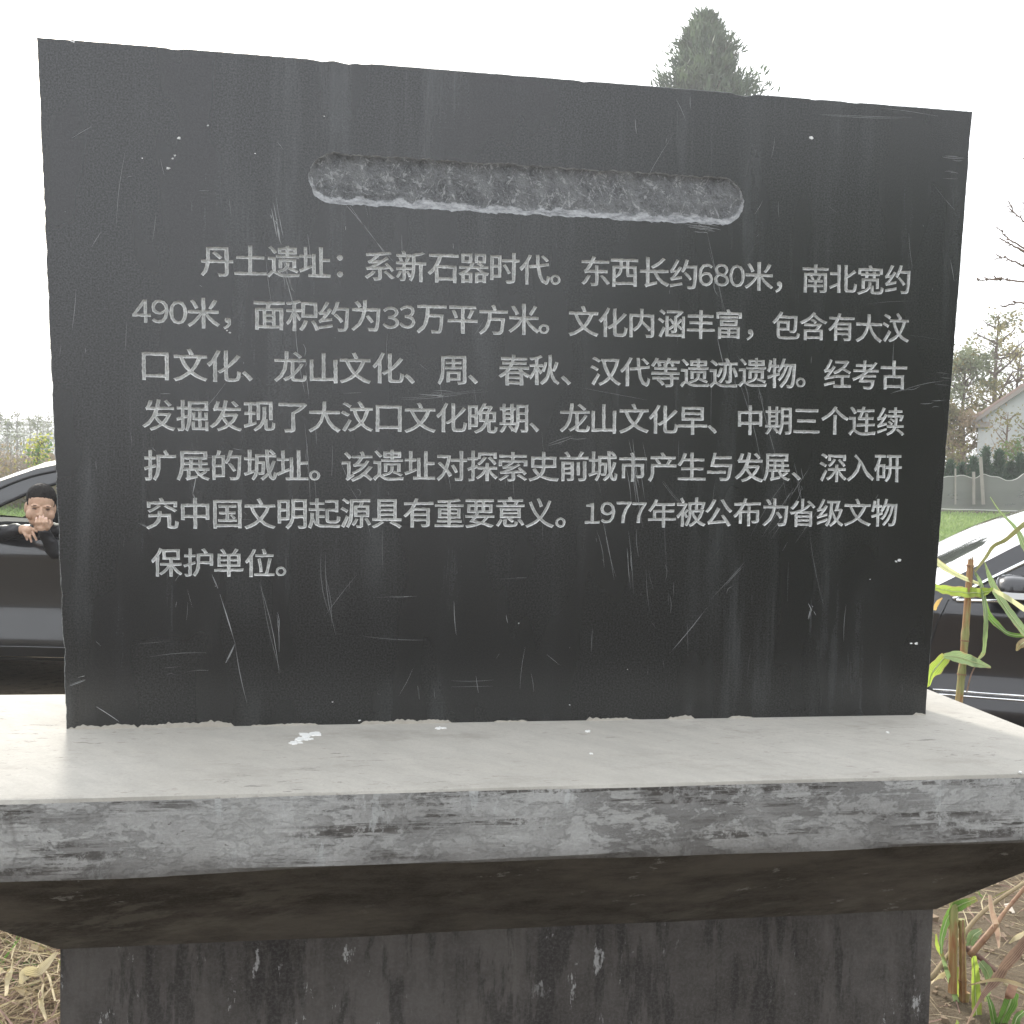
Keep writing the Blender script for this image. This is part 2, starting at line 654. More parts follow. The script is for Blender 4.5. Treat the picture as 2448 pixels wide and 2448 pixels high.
def rect_ring(x0, x1, y0, y1, z, n=46, wob=0.0, seed=0):
    pts = []
    cs = [(x0, y0), (x1, y0), (x1, y1), (x0, y1)]
    for k in range(4):
        a, b = cs[k], cs[(k + 1) % 4]
        nn = n if k % 2 == 0 else n // 3
        for i in range(nn):
            t = i / nn
            x, y = a[0] + (b[0] - a[0]) * t, a[1] + (b[1] - a[1]) * t
            w = wob * noise.noise(Vector((x * 6 + seed, y * 6, z * 9)))
            w2 = wob * noise.noise(Vector((x * 2.3 + seed, y * 3, 7)))
            pts.append(Vector((x + (w if k % 2 else 0), y + (0 if k % 2 else w), z + w2)))
    return pts


def loft(mb, rings, mats):
    ids = [[mb.vert(p) for p in r] for r in rings]
    for r, (a, b) in enumerate(zip(ids, ids[1:])):
        n = len(a)
        for k in range(n):
            mb.face((a[k], a[(k + 1) % n], b[(k + 1) % n], b[k]), mats[r])
    return ids


# cap: trowelled top falling very slightly to the edges, worn arris, vertical edge
mb = MB()
e = .006
ir = rect_ring(-.80, .80, -.06, .17, ZB, wob=0)
rings = [ir, rect_ring(CX0 + e, CX1 - e, CY0 + e, CY1 - e, ZB, wob=.0012, seed=1),
         rect_ring(CX0 + e * .3, CX1 - e * .3, CY0 + e * .3, CY1 - e * .3, ZB - e * .3, wob=.0012, seed=1),
         rect_ring(CX0, CX1, CY0, CY1, ZB - e, wob=.002, seed=2),
         rect_ring(CX0, CX1, CY0, CY1, ZB - .05, wob=.003, seed=3),
         rect_ring(CX0 - .001, CX1 + .001, CY0 - .001, CY1 + .001, ZB - CT + .008, wob=.005, seed=4),
         rect_ring(CX0 + .004, CX1 - .004, CY0 + .004, CY1 - .004, ZB - CT, wob=.005, seed=5),
         rect_ring(CX0 + .03, CX1 - .03, CY0 + .03, CY1 - .03, ZB - CT + .002, wob=.001, seed=5)]
ids = loft(mb, rings, [0, 0, 0, 1, 1, 1, 1])
mb.face(ids[0])
cap = mb.build('cap', [M_CTOP, M_CEDGE], PL, smooth=True, sharp=25)
# white droppings and paint crumbs stuck on the cap are part of its surface
wm_ = plain('white_splash', (.74, .74, .72), .7, .3, .06)
def blot(parts, w_, h_):
    mb = MB()
    for px, py, w, h, seed in parts:
        c = on_z(px, py, ZB)
        n = 34
        dz = .0016
        top = []
        for k in range(n):
            a = 2 * math.pi * k / n
            rr = 1 + 1.0 * noise.noise(Vector((math.cos(a) * 1.6 + seed, math.sin(a) * 1.6, seed * 2))) + .5 * noise.noise(Vector((math.cos(a) * 5 + seed, math.sin(a) * 5, seed)))
            top.append(c + Vector((math.cos(a) * w * rr, math.sin(a) * h * rr, dz)))
        ti = [mb.vert(p) for p in top]
        bi = [mb.vert((p - c) * 1.08 + c - Vector((0, 0, dz * 1.08 + .0005))) for p in top]
        mb.face(ti)
        for k in range(n):
            mb.face((bi[k], bi[(k + 1) % n], ti[(k + 1) % n], ti[k]))
    mb.build('white_splash', wm_, cap)


blot([(740, 1757, .013, .011, 1.3), (722, 1768, .012, .009, 3.1), (705, 1777, .009, .006, 5.7)], 0, 0)
for q in ((1052, 1741, .007, .006, 8.2), (1406, 1749, .004, .005, 2.2), (2122, 1752, .002, .003, 4.4), (1413, 1803, .002, .003, 6.4), (2439, 1847, .002, .003, 9.4)):
    blot([q], 0, 0)

mb = MB()
rings = [rect_ring(CX0 + .012, CX1 - .012, CY0 + .012, CY1 - .012, ZB - CT + .004)]
for t in (.12, .25, .4, .55, .7, .85, 1.0):
    b = .03 * math.sin(math.pi * t)
    L = lambda a, c: a + (c - a) * t
    rings.append(rect_ring(L(CX0 + .006, BX0), L(CX1 - .006, BX1), L(CY0 + .006, BY0), L(CY1 - .006, BY1), ZB - CT - (BZ - CT) * t + b * .25, wob=.003, seed=11))
loft(mb, rings, [0] * 7)
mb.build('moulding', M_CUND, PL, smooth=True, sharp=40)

mb = MB()
rings = [rect_ring(BX0 + .002, BX1 - .002, BY0 + .002, BY1 - .002, ZB - BZ + .004, wob=.0)]
for k in range(12):
    rings.append(rect_ring(BX0 + .0035, BX1 - .0035, BY0 + .003, BY1 - .003, ZB - BZ - .002 - (ZB - BZ + .15) * k / 11, wob=.0025, seed=21))
loft(mb, rings, [0] * 12)
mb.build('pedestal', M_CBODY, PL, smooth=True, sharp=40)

# ---------------------------------------------------------------- inscribed stone
ST = empty('memorial_stele', (0, 0, ZB))
tag(ST, 'black polished granite slab carved with seven lines of Chinese text and an erased title band', 'stone tablet')
STH = .12

m = Mat('black_granite', .26, .9)
sp = m.noise(330, 4, .75)
b2 = m.noise(5, 5, .6)
c = m.mix(m.ramp(sp, .38, .64), (.002, .0022, .0022), (.022, .023, .023))
c = m.mix(m.mul(m.ramp(b2, .4, .7), .4), c, (.015, .0145, .0135))
# dry dust wiped and rained down the polish
st1 = m.ramp(m.noise(7, 7, .62, sc=(2.6, 1, .22), loc=(1, 0, 3)), .50, .72)
st2 = m.ramp(m.noise(2.6, 4, .55, sc=(1, 1, .8), loc=(4, 0, 6)), .42, .68)
st3 = m.ramp(m.noise(26, 7, .7, sc=(3.2, 1, .12), loc=(2, 0, 8)), .56, .74)
dust = m.math('ADD', m.mul(st1, st2), m.mul(m.mul(st3, st2), .8))
mot = m.noise(120, 5, .75)
dust = m.mul(m.mul(dust, .085), m.math('ADD', mot, .5))
dust = m.math('ADD', dust, m.mul(m.ramp(m.noise(1.5, 3), .3, .7), .004))
c = m.mix(dust, c, (.62, .66, .68))
m.color(c)
sv = m.n('ShaderNodeMapRange')
sv.inputs[1].default_value = .36
sv.inputs[2].default_value = .66
sv.inputs[3].default_value = .62
sv.inputs[4].default_value = 1.0
m.ln(sp, sv.inputs[0])
m.ln(sv.outputs[0], m.b.inputs['Specular IOR Level'])
m.rough(m.noise(5, 2, .5, sc=(1.6, 1, .5)), .23, .32)
M_GRAN = m.m
m = Mat('sawn_granite', .8, .3)
m.color(m.mix(m.ramp(m.noise(90, 6, .75, sc=(.3, 1, 3)), .35, .65), (.05, .053, .053), (.26, .27, .265)))
m.bump(m.noise(150, 5, .7, sc=(.3, 1, 2)), .6, .002)
M_SAWN = m.m
m = Mat('scratched_granite', .75, .3)
m.color(m.mix(m.noise(60, 5, .7), (.16, .168, .172), (.48, .49, .49)))
M_SCR = m.m
m = Mat('carved_granite', .85, .25)
cc = m.mix(m.ramp(m.noise(210, 6, .8), .36, .64), (.55, .56, .55), (.98, .98, .97))
m.color(m.mix(m.mul(m.ramp(m.noise(24, 5, .7), .35, .68), .5), cc, (.33, .34, .33)))
m.bump(m.noise(380, 4, .7), .8, .0015)
M_CARVE = m.m
m = Mat('carved_floor', .9, .2)
cc = m.mix(m.ramp(m.noise(230, 6, .8), .36, .64), (.30, .305, .30), (.84, .85, .835))
m.color(m.mix(m.mul(m.ramp(m.noise(24, 5, .7), .35, .68), .6), cc, (.30, .305, .30)))
m.bump(m.noise(320, 5, .8), .9, .002)
M_FLOOR = m.m
m = Mat('chiselled_granite', .7, .35)
ch = m.noise(38, 10, .8, sc=(1.0, 1, .7), rot=(0, R(25), 0))
c = m.mix(m.ramp(ch, .36, .62), (.10, .105, .11), (.31, .32, .325))
grain = m.noise(300, 4, .8)
c = m.mix(m.mul(m.ramp(grain, .4, .65), .5), c, (.36, .37, .38))
for rot_, lo_ in ((25, 3), (-30, 7), (70, 11)):
    fl = m.ramp(m.noise(75, 6, .75, sc=(1.9, 1, .6), rot=(0, R(rot_), 0), loc=(lo_, 0, 1)), .58, .64)
    c = m.mix(m.mul(fl, .75), c, (.60, .61, .62))
m.color(c)
m.bump(m.math('ADD', ch, m.noise(150, 6, .8)), 1.0, .008)
M_CHIS = m.m
m = Mat('bruised_granite', .85, .25)  # crushed rim stone, also painted pale for light on the upward-facing lip
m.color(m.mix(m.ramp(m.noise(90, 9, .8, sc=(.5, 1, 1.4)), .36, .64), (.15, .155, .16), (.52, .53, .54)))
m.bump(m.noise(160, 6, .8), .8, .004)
M_LITRIM = m.m
M_MORT = plain('mortar', (.33, .31, .27), .95, .1, .2, 60)


def S2(px, py):                              # pixel -> (x, z above the plinth) on the face
    p = on_y(px, py)
    return (p.x, p.z - ZB)


TL, TR, BR, BL = S2(87, 88), S2(2326, 266), (S2(2214, 1705)[0], -.002), (S2(158, 1746)[0], -.002)


def edge_pts(a, b, n, amp, chips=(), seed=0):
    out = []
    d = Vector((b[0] - a[0], b[1] - a[1]))
    nrm = Vector((d.y, -d.x)).normalized()       # right of travel = inward for a clockwise outline
    for i in range(n):
        t = i / n
        p = Vector(a) + d * t
        off = abs(noise.noise(Vector((t * n * .31, seed, 0)))) * amp + abs(noise.noise(Vector((t * n * .9, seed, 4)))) * amp * .5
        for ct, cw, cd in chips:
            k = abs(t - ct) / cw
            if k < 1:
                off += cd * (1 - k * k) * (.7 + .3 * noise.noise(Vector((t * 900, seed, 9))))
        out.append((p + nrm * off, nrm))
    return out


out = []
out += edge_pts(TL, TR, 260, .0011, [(.131, .009, .003), (.275, .012, .003), (.30, .009, .004), (.315, .012, .0025), (.55, .008, .002), (.728, .014, .006), (.81, .006, .0018), (.855, .01, .002)], 1)
out += edge_pts(TR, BR, 120, .0016, [(.05, .03, .001)], 2)
out += edge_pts(BR, BL, 60, .0002, [], 3)
out += edge_pts(BL, TL, 150, .003, [(.12, .02, .002), (.2, .015, .002), (.3, .03, .002)], 4)
OUT = [(p, n) for p, n in out]
front = []
for i, (p, n) in enumerate(OUT):
    # corner-safe inset of the front arris
    k = .0011 + .0012 * abs(noise.noise(Vector((p.x * 60, p.y * 60, 3))))
    q = p + n * k
    q.x = max(min(q.x, BR[0] + (TR[0] - BR[0]) * max(0, q.y) / 1.09 - .0008), BL[0] + (TL[0] - BL[0]) * max(0, q.y) / 1.09 + .0008)
    front.append(q)

# -- letters
LINES = [('丹土遗址：系新石器时代。东西长约680米，南北宽约', (378, 490), (1720, 530)),
         ('490米，面积约为33万平方米。文化内涵丰富，包含有大汶', (250, 587), (1716, 620)),
         ('口文化、龙山文化、周、春秋、汉代等遗迹遗物。经考古', (262, 689), (1712, 708)),
         ('发掘发现了大汶口文化晚期、龙山文化早、中期三个连续', (268, 783), (1705, 795)),
         ('扩展的城址。该遗址对探索史前城市产生与发展、深入研', (270, 877), (1701, 882)),
         ('究中国文明起源具有重要意义。1977年被公布为省级文物', (274, 969), (1694, 967)),
         ('保护单位。', (285, 1061), (577, 1061))]
KS = 2448 / 1932


def glyph_loops(ch):
    cu = bpy.data.curves.new('glyph', 'FONT')
    cu.body = chr(ord(ch) + 0xFEE0) if ch.isdigit() else ch
    cu.size = 1
    o = bpy.data.objects.new('glyph', cu)
    COL.objects.link(o)
    bpy.context.view_layer.update()
    c2 = o.to_curve(bpy.context.evaluated_depsgraph_get())
    loops = []
    for s in c2.splines:
        bp = s.bezier_points
        n = len(bp)
        pts = []
        for i in range(n):
            a, b = bp[i], bp[(i + 1) % n]
            p0, p1, p2, p3 = a.co, a.handle_right, b.handle_left, b.co
            L = (p3 - p0).length
            straight = abs((p1 - p0).cross(p3 - p0).z) < 1e-4 and abs((p2 - p0).cross(p3 - p0).z) < 1e-4
            k = max(1, int(L / .085)) if straight else (3 if L > .12 else 2)
            for j in range(k):
                t = j / k
                q = p0 * (1 - t) ** 3 + p1 * 3 * t * (1 - t) ** 2 + p2 * 3 * t * t * (1 - t) + p3 * t ** 3
                if not pts or (Vector((q.x, q.y)) - pts[-1]).length > .004:
                    pts.append(Vector((q.x, q.y)))
        if len(pts) > 2 and (pts[0] - pts[-1]).length < .004:
            pts.pop()
        if len(pts) > 2:
            loops.append(pts)
    o.to_curve_clear()
    bpy.data.objects.remove(o)
    bpy.data.curves.remove(cu)
    return loops


GL = {}
for t, _, _ in LINES:
    for ch in t:
        if ch not in GL:
            GL[ch] = glyph_loops(ch)


def area2(l):
    return sum(l[i].x * l[(i + 1) % len(l)].y - l[(i + 1) % len(l)].x * l[i].y for i in range(len(l)))


def normals2(l):
    """normals pointing out of the ink whatever the loop's own sense (outer loop or counter)"""
    n = len(l)
    out = []
    for i in range(n):
        a, b, c = l[i - 1], l[i], l[(i + 1) % n]
        d1, d2 = (b - a), (c - b)
        if d1.length < 1e-9 or d2.length < 1e-9:
            out.append(Vector((0, 0)))
            continue
        d1.normalize()
        d2.normalize()
        m_ = Vector((d1.y + d2.y, -d1.x - d2.x))
        if m_.length < 1e-6:
            m_ = Vector((d1.y, -d1.x))
        m_.normalize()
        k = max(.5, m_.dot(Vector((d1.y, -d1.x))))
        out.append(m_ / k)
    return out


def inside(pt, loop):
    c = False
    j = len(loop) - 1
    for i in range(len(loop)):
        a, b = loop[i], loop[j]
        if (a.y > pt.y) != (b.y > pt.y) and pt.x < (b.x - a.x) * (pt.y - a.y) / (b.y - a.y) + a.x:
            c = not c
        j = i
    return c


def oriented(loops):
    """outer loops counter-clockwise, counters clockwise, so that normals2 always points out of the ink"""
    res = []
    for i, l in enumerate(loops):
        depth = sum(inside(l[0], o) for j, o in enumerate(loops) if j != i)
        ccw = area2(l) > 0
        want = depth % 2 == 0
        res.append(list(l) if ccw == want else list(l)[::-1])
    return res


for ch in GL:
    GL[ch] = oriented(GL[ch])

face_loops = []                               # every hole in the polished face, as (x, z)
line_loops = []
for t, (xa, ya), (xb, yb) in LINES:
    A, B = Vector(S2(xa * KS, ya * KS)), Vector(S2(xb * KS, yb * KS))
    adv = sum(.54 if ch.isdigit() else 1 for ch in t)
    ex = (B - A) / adv
    pitch = ex.length
    ex.normalize()
    ez = Vector((-ex.y, ex.x))
    size = pitch * 1.0
    cur = A.copy()
    here = []
    for ch in t:
        w = .54 if ch.isdigit() else 1
        loops = GL[ch]
        xs = [p.x for l in loops for p in l]
        if ch.isdigit():
            s = size * .93
            ox = (w * pitch - (max(xs) + min(xs)) * s) / 2
            oz = -.365 * s
        else:
            s = size * 1.03
            ox = (pitch - s) / 2 if ch in '：，。、' else (pitch - (max(xs) + min(xs)) * s) / 2
            oz = -.38 * s
        jx, jz, tilt = rnd.uniform(-.012, .012) * size, rnd.uniform(-.02, .02) * size, rnd.uniform(-.012, .012)
        sx, sz = rnd.uniform(.97, 1.03), rnd.uniform(.97, 1.03)
        for l in loops:
            nn = normals2(l)
            pl = []
            for p, n_ in zip(l, nn):
                nx = max(-1.2, min(1.2, n_.x))
                ny = max(-1.2, min(1.2, n_.y))
                q = Vector((p.x * sx + nx * (.015 if not ch.isdigit() else .011), p.y * sz + ny * .008))
                q += Vector((rnd.uniform(-.0085, .0085), rnd.uniform(-.0085, .0085)))
                q.y += q.x * tilt
                pl.append(cur + ex * (ox + jx + q.x * s) + ez * (oz + jz + q.y * s))
            here.append(pl)
        cur += ex * (w * pitch)
    line_loops.append(here)
    face_loops += here

# -- erased title band: a rounded trough
TA, TB = Vector(S2(798, 427)), Vector(S2(1724, 481))
TRAD = (Vector(S2(800, 366)) - Vector(S2(800, 487))).length / 2
tdir = (TB - TA).normalized()
tn = Vector((-tdir.y, tdir.x))
trough = []
NS = 150
for k in range(NS):
    trough.append((TA + tdir * ((TB - TA).length * k / NS) - tn * TRAD, TA + tdir * ((TB - TA).length * k / NS)))
for k in range(40):
    a = -math.pi / 2 + math.pi * k / 40
    trough.append((TB + (tdir * math.cos(a) + tn * math.sin(a)) * TRAD, TB))
for k in range(NS):
    p = TB - tdir * ((TB - TA).length * k / NS)
    trough.append((p + tn * TRAD, p))
for k in range(40):
    a = math.pi / 2 + math.pi * k / 40
    trough.append((TA + (tdir * math.cos(a) + tn * math.sin(a)) * TRAD, TA))
trough = [(p + (p - c).normalized() * (.0026 * noise.noise(Vector((p.x * 40, p.y * 40, 1))) + .0022 * noise.noise(Vector((p.x * 160, p.y * 160, 2))) - .004 * sstep(.015, 0, abs((p - TA).dot(tdir) + .03)) * 0), c) for p, c in trough]
face_loops.append([p for p, c in trough])

verts, edges = [], []
for loop in [front] + face_loops:
    k0 = len(verts)
    verts += [Vector((p.x, p.y)) for p in loop]
    edges += [(k0 + i, k0 + (i + 1) % len(loop)) for i in range(len(loop))]
rv, rf = fill_even_odd(verts, edges)
mb = MB()
for p in rv:
    mb.vert((p.x, 0, p.y))
for f_ in rf:
    mb.face(f_, 0)
n = len(OUT)
fr = [mb.vert((p.x, 0, p.y)) for p in front]
sd = [mb.vert((p.x, .0014 + .001 * abs(noise.noise(Vector((p.x * 50, p.y * 50, 8)))), p.y)) for p, _ in OUT]
bk = [mb.vert((p.x, STH, p.y)) for p, _ in OUT]
for k in range(n):
    k2 = (k + 1) % n
    mb.face((fr[k], fr[k2], sd[k2], sd[k]), 1)
    mb.face((sd[k], sd[k2], bk[k2], bk[k]), 1)
mb.face(bk[::-1], 1)

# -- scratches and scuffs on the polish (all in photo pixels of the stone's face)
SCR = [(703, 140, 735, 560, .9, 2, 5), (735, 560, 742, 640, .6, 1, 3), (805, 150, 808, 360, .5, 1, 4), (650, 488, 672, 600, 1.2, 8, 16), (672, 600, 715, 760, .9, 7, 18),
       (715, 760, 742, 980, .6, 4, 16), (742, 980, 760, 1250, .5, 4, 22), (760, 1250, 800, 1560, .5, 3, 20), (830, 490, 935, 625, .9, 2, 7),
       (1683, 560, 1735, 790, .6, 3, 14), (1735, 790, 1775, 960, .6, 4, 30), (1790, 880, 1850, 1120, .5, 6, 60), (505, 1370, 530, 1430, .9, 3, 4), (525, 1420, 562, 1540, .9, 2, 3),
       (562, 1540, 590, 1680, .8, 2, 3), (562, 1540, 540, 1585, .7, 2, 4), (620, 1390, 668, 1610, .7, 2, 8), (660, 1440, 670, 1615, .5, 3, 8), (300, 360, 278, 545, .6, 1, 2),
       (172, 330, 218, 303, .5, 1, 2), (182, 690, 172, 790, .5, 1, 2), (1483, 200, 1489, 375, .5, 2, 3), (1612, 230, 1640, 290, .5, 1, 2), (1650, 230, 1651, 260, .6, 1, 2),
       (1518, 285, 1521, 320, .6, 2, 3), (2272, 622, 2281, 672, .8, 1, 2), (468, 1140, 460, 1180, .8, 2, 3), (460, 1180, 470, 1200, .7, 2, 3), (1085, 1440, 1090, 1520, .4, 2, 10),
       (1520, 1060, 1545, 1240, .5, 9, 50), (1500, 1240, 1520, 1500, .5, 6, 44), (1600, 1210, 1610, 1500, .45, 4, 60), (1930, 1130, 1800, 1330, .5, 8, 60), (1800, 1330, 1690, 1450, .6, 3, 16),
       (1690, 1450, 1600, 1560, .5, 2, 12), (1935, 1440, 1950, 1470, .9, 3, 5), (1940, 1455, 1934, 1480, 1.0, 2, 4), (1870, 1080, 1900, 1230, .4, 6, 70), (960, 950, 1180, 930, .4, 6, 18), (1000, 940, 1090, 945, .7, 5, 14),
       (1290, 1055, 1430, 1048, .5, 3, 14), (1310, 1065, 1370, 1045, .6, 2, 5), (2080, 940, 2260, 900, .4, 4, 30), (2180, 1050, 2265, 1052, .7, 2, 4), (2200, 970, 2280, 965, .5, 3, 18), (2230, 900, 2285, 905, .6, 7, 40),
       (1420, 1200, 1460, 1400, .35, 4, 60), (1980, 1180, 1900, 1300, .4, 4, 40), (230, 1690, 285, 1726, .8, 2, 3), (186, 1618, 202, 1614, .9, 2, 6), (166, 1636, 204, 1622, .7, 2, 6), (2222, 1510, 2226, 1540, 1.1, 1, 2),
       (2215, 1560, 2225, 1620, .8, 2, 5), (1210, 1470, 1214, 1490, .7, 1, 2), (1000, 1640, 1004, 1672, .7, 2, 3), (850, 1430, 1000, 1425, .35, 3, 22), (360, 1600, 500, 1590, .4, 4, 40), (420, 1090, 560, 1088, .4, 2, 6),
       (330, 1250, 360, 1262, .4, 2, 5), (480, 1243, 620, 1240, .4, 3, 12), (1080, 1630, 1180, 1628, .3, 2, 14), (790, 1010, 900, 1260, .4, 3, 70), (1130, 1190, 1145, 1290, .6, 3, 8), (1065, 1110, 1080, 1180, .6, 3, 12),
       (1215, 1090, 1220, 1210, .35, 4, 50), (2100, 255, 2240, 275, .4, 2, 6), (1960, 275, 2180, 283, .4, 2, 4), (2250, 380, 2318, 384, .5, 4, 40), (2240, 420, 2320, 424, .4, 3, 30),
       (1640, 540, 1720, 548, .7, 22, 16), (1585, 1150, 1640, 1215, .4, 2, 6)]
SCR += [(375 + 8 * k + rnd.uniform(-3, 3), 112 + .7 * k, 378 + 8 * k, 112 + rnd.uniform(10, 60), rnd.uniform(.3, .7), 2, 8) for k in range(16)]
for k in range(60):                              # saw marks running in from the left edge
    y = rnd.uniform(1360, 1735) if k > 12 else rnd.uniform(1180, 1400)
    x = 87 + (y - 88) * .0428
    SCR.append((x + 3, y, x + 4 + rnd.expovariate(1 / 17), y - rnd.uniform(-1, 2), rnd.uniform(.4, 1), 1, 1))
for k in range(26):
    y = rnd.uniform(880, 1150)
    SCR.append((2270 - rnd.uniform(0, 30), y, 2312 - .0778 * y + 66, y + rnd.uniform(-2, 2), rnd.uniform(.3, .7), 1, 1))
for k in range(150):
    x, y = rnd.uniform(140, 2260), rnd.uniform(300, 1690)
    a = rnd.choice([1.57, 1.45, 1.7, 1.57, 0.05, 2.2, .8]) + rnd.uniform(-.15, .15)
    L = rnd.expovariate(1 / 45)
    SCR.append((x, y, x + L * math.cos(a), y + L * math.sin(a), rnd.uniform(.18, .4), 1, 2))
for x0, y0, x1, y1, w, ns, spread in SCR:
    for s_ in range(ns):
        ox, oy = rnd.gauss(0, spread / 2.6), rnd.gauss(0, spread / 5)
        if ns == 1:
            ox = oy = 0
        a, b = (0, 1) if ns < 3 else sorted((rnd.uniform(-.05, .7), rnd.uniform(.3, 1.05)))
        dx, dy = x1 - x0, y1 - y0
        if abs(dx) > abs(dy):
            ox, oy = oy, ox
        pts = []
        nseg = 5
        bow = rnd.uniform(-.03, .03)
        for i in range(nseg + 1):
            t = a + (b - a) * i / nseg
            px = x0 + dx * t + ox - dy * bow * math.sin(math.pi * i / nseg)
            py = y0 + dy * t + oy + dx * bow * math.sin(math.pi * i / nseg)
            pts.append(Vector(S2(px, py)))
        if any(p.y < .004 or p.y > TR[1] + (TL[1] - TR[1]) * (TR[0] - p.x) / (TR[0] - TL[0]) - .004 or p.x > BR[0] + (TR[0] - BR[0]) * p.y / 1.02 - .002 or p.x < BL[0] + (TL[0] - BL[0]) * p.y / 1.1 + .002 for p in pts):
            continue
        ww = w * .00052 * rnd.uniform(.5, 1.2)
        prev = None
        for i, p in enumerate(pts):
            t = (pts[min(i + 1, nseg)] - pts[max(i - 1, 0)])
            if t.length < 1e-7:
                t = Vector((0, 1))
            t.normalize()
            k = ww * (math.sin(math.pi * (i + .35) / (nseg + .7)))
            q = (mb.vert((p.x - t.y * k, -.00025, p.y + t.x * k)), mb.vert((p.x + t.y * k, -.00025, p.y - t.x * k)))
            if prev:
                mb.face((prev[0], prev[1], q[1], q[0]), 2)
            prev = q
# knocked chips: small pale flakes
for px, py, s_ in [(174, 98, 2.6), (428, 330, 2.4), (418, 372, 1.6), (413, 379, 1.5), (402, 402, 2.4), (497, 300, 1.4), (1939, 330, 3.4), (2150, 1340, 3.0), (2142, 1342, 2), (2190, 1538, 3.2), (2178, 1538, 2),
                   (795, 1678, 1.2), (1362, 1685, 1.4), (340, 378, 1), (775, 278, 1), (610, 367, 1), (550, 795, 1.6), (543, 790, 1.2), (860, 1722, 1.6), (1500, 1600, .8), (1240, 1490, .9), (2080, 1385, 1)]:
    c0 = Vector(S2(px, py))
    pts = []
    for k in range(10):
        a = 6.283 * k / 10
        r_ = s_ * .0008 * (1 + .8 * noise.noise(Vector((px + math.cos(a) * 1.7, py + math.sin(a) * 1.7, 0))))
        pts.append((c0.x + math.cos(a) * r_ * 1.5, -.0003, c0.y + math.sin(a) * r_))
    mb.poly(pts, 3)
slab = mb.build('slab', [M_GRAN, M_SAWN, M_SCR, M_CARVE], ST)

# -- the carved strokes: sloping sides and a rough floor, one mesh per line of writing
for (t, _, _), loops in zip(LINES, line_loops):
    mb = MB()
    fv, fe = [], []
    for l in loops:
        nn = normals2(l)
        n = len(l)
        top = [mb.vert((p.x, 0, p.y)) for p in l]
        low = [p - q * .0011 for p, q in zip(l, nn)]
        bot = [mb.vert((p.x, .0028, p.y)) for p in low]
        for k in range(n):
            mb.face((top[k], bot[k], bot[(k + 1) % n], top[(k + 1) % n]))
        k0 = len(fv)
        fv += low
        fe += [(k0 + i, k0 + (i + 1) % n) for i in range(n)]
    rv, rf = fill_even_odd(fv, fe)
    k0 = len(mb.v)
    for p in rv:
        mb.vert((p.x, .0028, p.y))
    for f_ in rf:
        mb.face([k0 + i for i in f_], 1)
    mb.build('inscription_line', [M_CARVE, M_FLOOR], ST)

# -- the trough
mb = MB()
rows = []
prof = [(0, 0), (.04, .0018), (.1, .0034), (.15, .0044), (.2, .005), (.26, .0056), (.32, .006), (.40, .0062), (.48, .0063), (.56, .0064), (.64, .0064), (.72, .0064), (.80, .0064), (.88, .0064), (.97, .0064)]
for t_, dep in prof:
    row = []
    for p, c_ in trough:
        q = p + (c_ - p) * t_
        k = 0 if t_ == 0 else .0018 * noise.noise(Vector((q.x * 70 + q.y * 30, q.y * 45, 3))) + .0016 * noise.noise(Vector((q.x * 170, q.y * 150, 5)))
        low_ = max(0, -(p - c_).normalized().dot(tn))
        dep2 = dep * (1 - low_) + .0064 * min(1, t_ / .34) ** .8 * low_
        row.append(mb.vert((q.x, max(.0004, dep2 + k * min(1, t_ * 8)) if t_ > 0 else 0, q.y)))
    rows.append(row)
for a, b in zip(rows, rows[1:]):
    n = len(a)
    ri = rows.index(a)
    for k in range(n):
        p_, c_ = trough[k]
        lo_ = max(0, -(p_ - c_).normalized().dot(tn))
        lit_rim = prof[ri][0] < (.01 + .27 * lo_) * (1 + .8 * noise.noise(Vector((p_.x * 55, p_.y * 55, 4))))  # pale lit tone widens on the trough's lower side
        mb.face((a[k], b[k], b[(k + 1) % n], a[(k + 1) % n]), 1 if lit_rim else 0)
mid = rows[-1]
for k in range(NS):
    a, b = k, (2 * NS + 40 - k) % len(mid)
    mb.face((mid[k], mid[(2 * NS + 40 - k) % len(mid)], mid[(2 * NS + 39 - k)], mid[k + 1]))
mb.build('chiselled_band', [M_CHIS, M_LITRIM], ST, smooth=True, fix=True)

# -- ragged mortar left along the foot of the slab
for x0, x1, hmax, seed in ((163, 330, .008, 1), (330, 560, .010, 2), (600, 760, .004, 9), (860, 1080, .007, 4), (1180, 1260, .004, 5), (1400, 1530, .005, 6), (1590, 1660, .006, 7), (1740, 1800, .003, 8), (2180, 2212, .005, 10)):
    mb = MB()
    a, b = on_y(x0, 1740).x, on_y(x1, 1740).x
    n = max(8, int((b - a) / .0016))
    prev = None
    for i in range(n + 1):
        x = a + (b - a) * i / n
        e_ = min(1, i / 4, (n - i) / 4)
        h = hmax * e_ * max(.08, .62 + .9 * noise.noise(Vector((x * 22, seed, 0))) + .45 * noise.noise(Vector((x * 150, seed, 1))))
        th = .0022 + .001 * noise.noise(Vector((x * 90, seed, 2)))
        cur = [mb.vert((x, -th - .002, -.0005)), mb.vert((x, -th, h)), mb.vert((x, .001, h + .0004))]
        if prev:
            mb.face((prev[0], cur[0], cur[1], prev[1]))
            mb.face((prev[1], cur[1], cur[2], prev[2]))
        prev = cur
    mb.build('mortar_smear', M_MORT, ST)
# ---------------------------------------------------------------- trees and plants behind
M_BARK = plain('bark', (.13, .105, .085), .95, .1, .35, 8)
M_TWIG = plain('twig_bark', (.20, .145, .12), .9, .1, .3, 8)


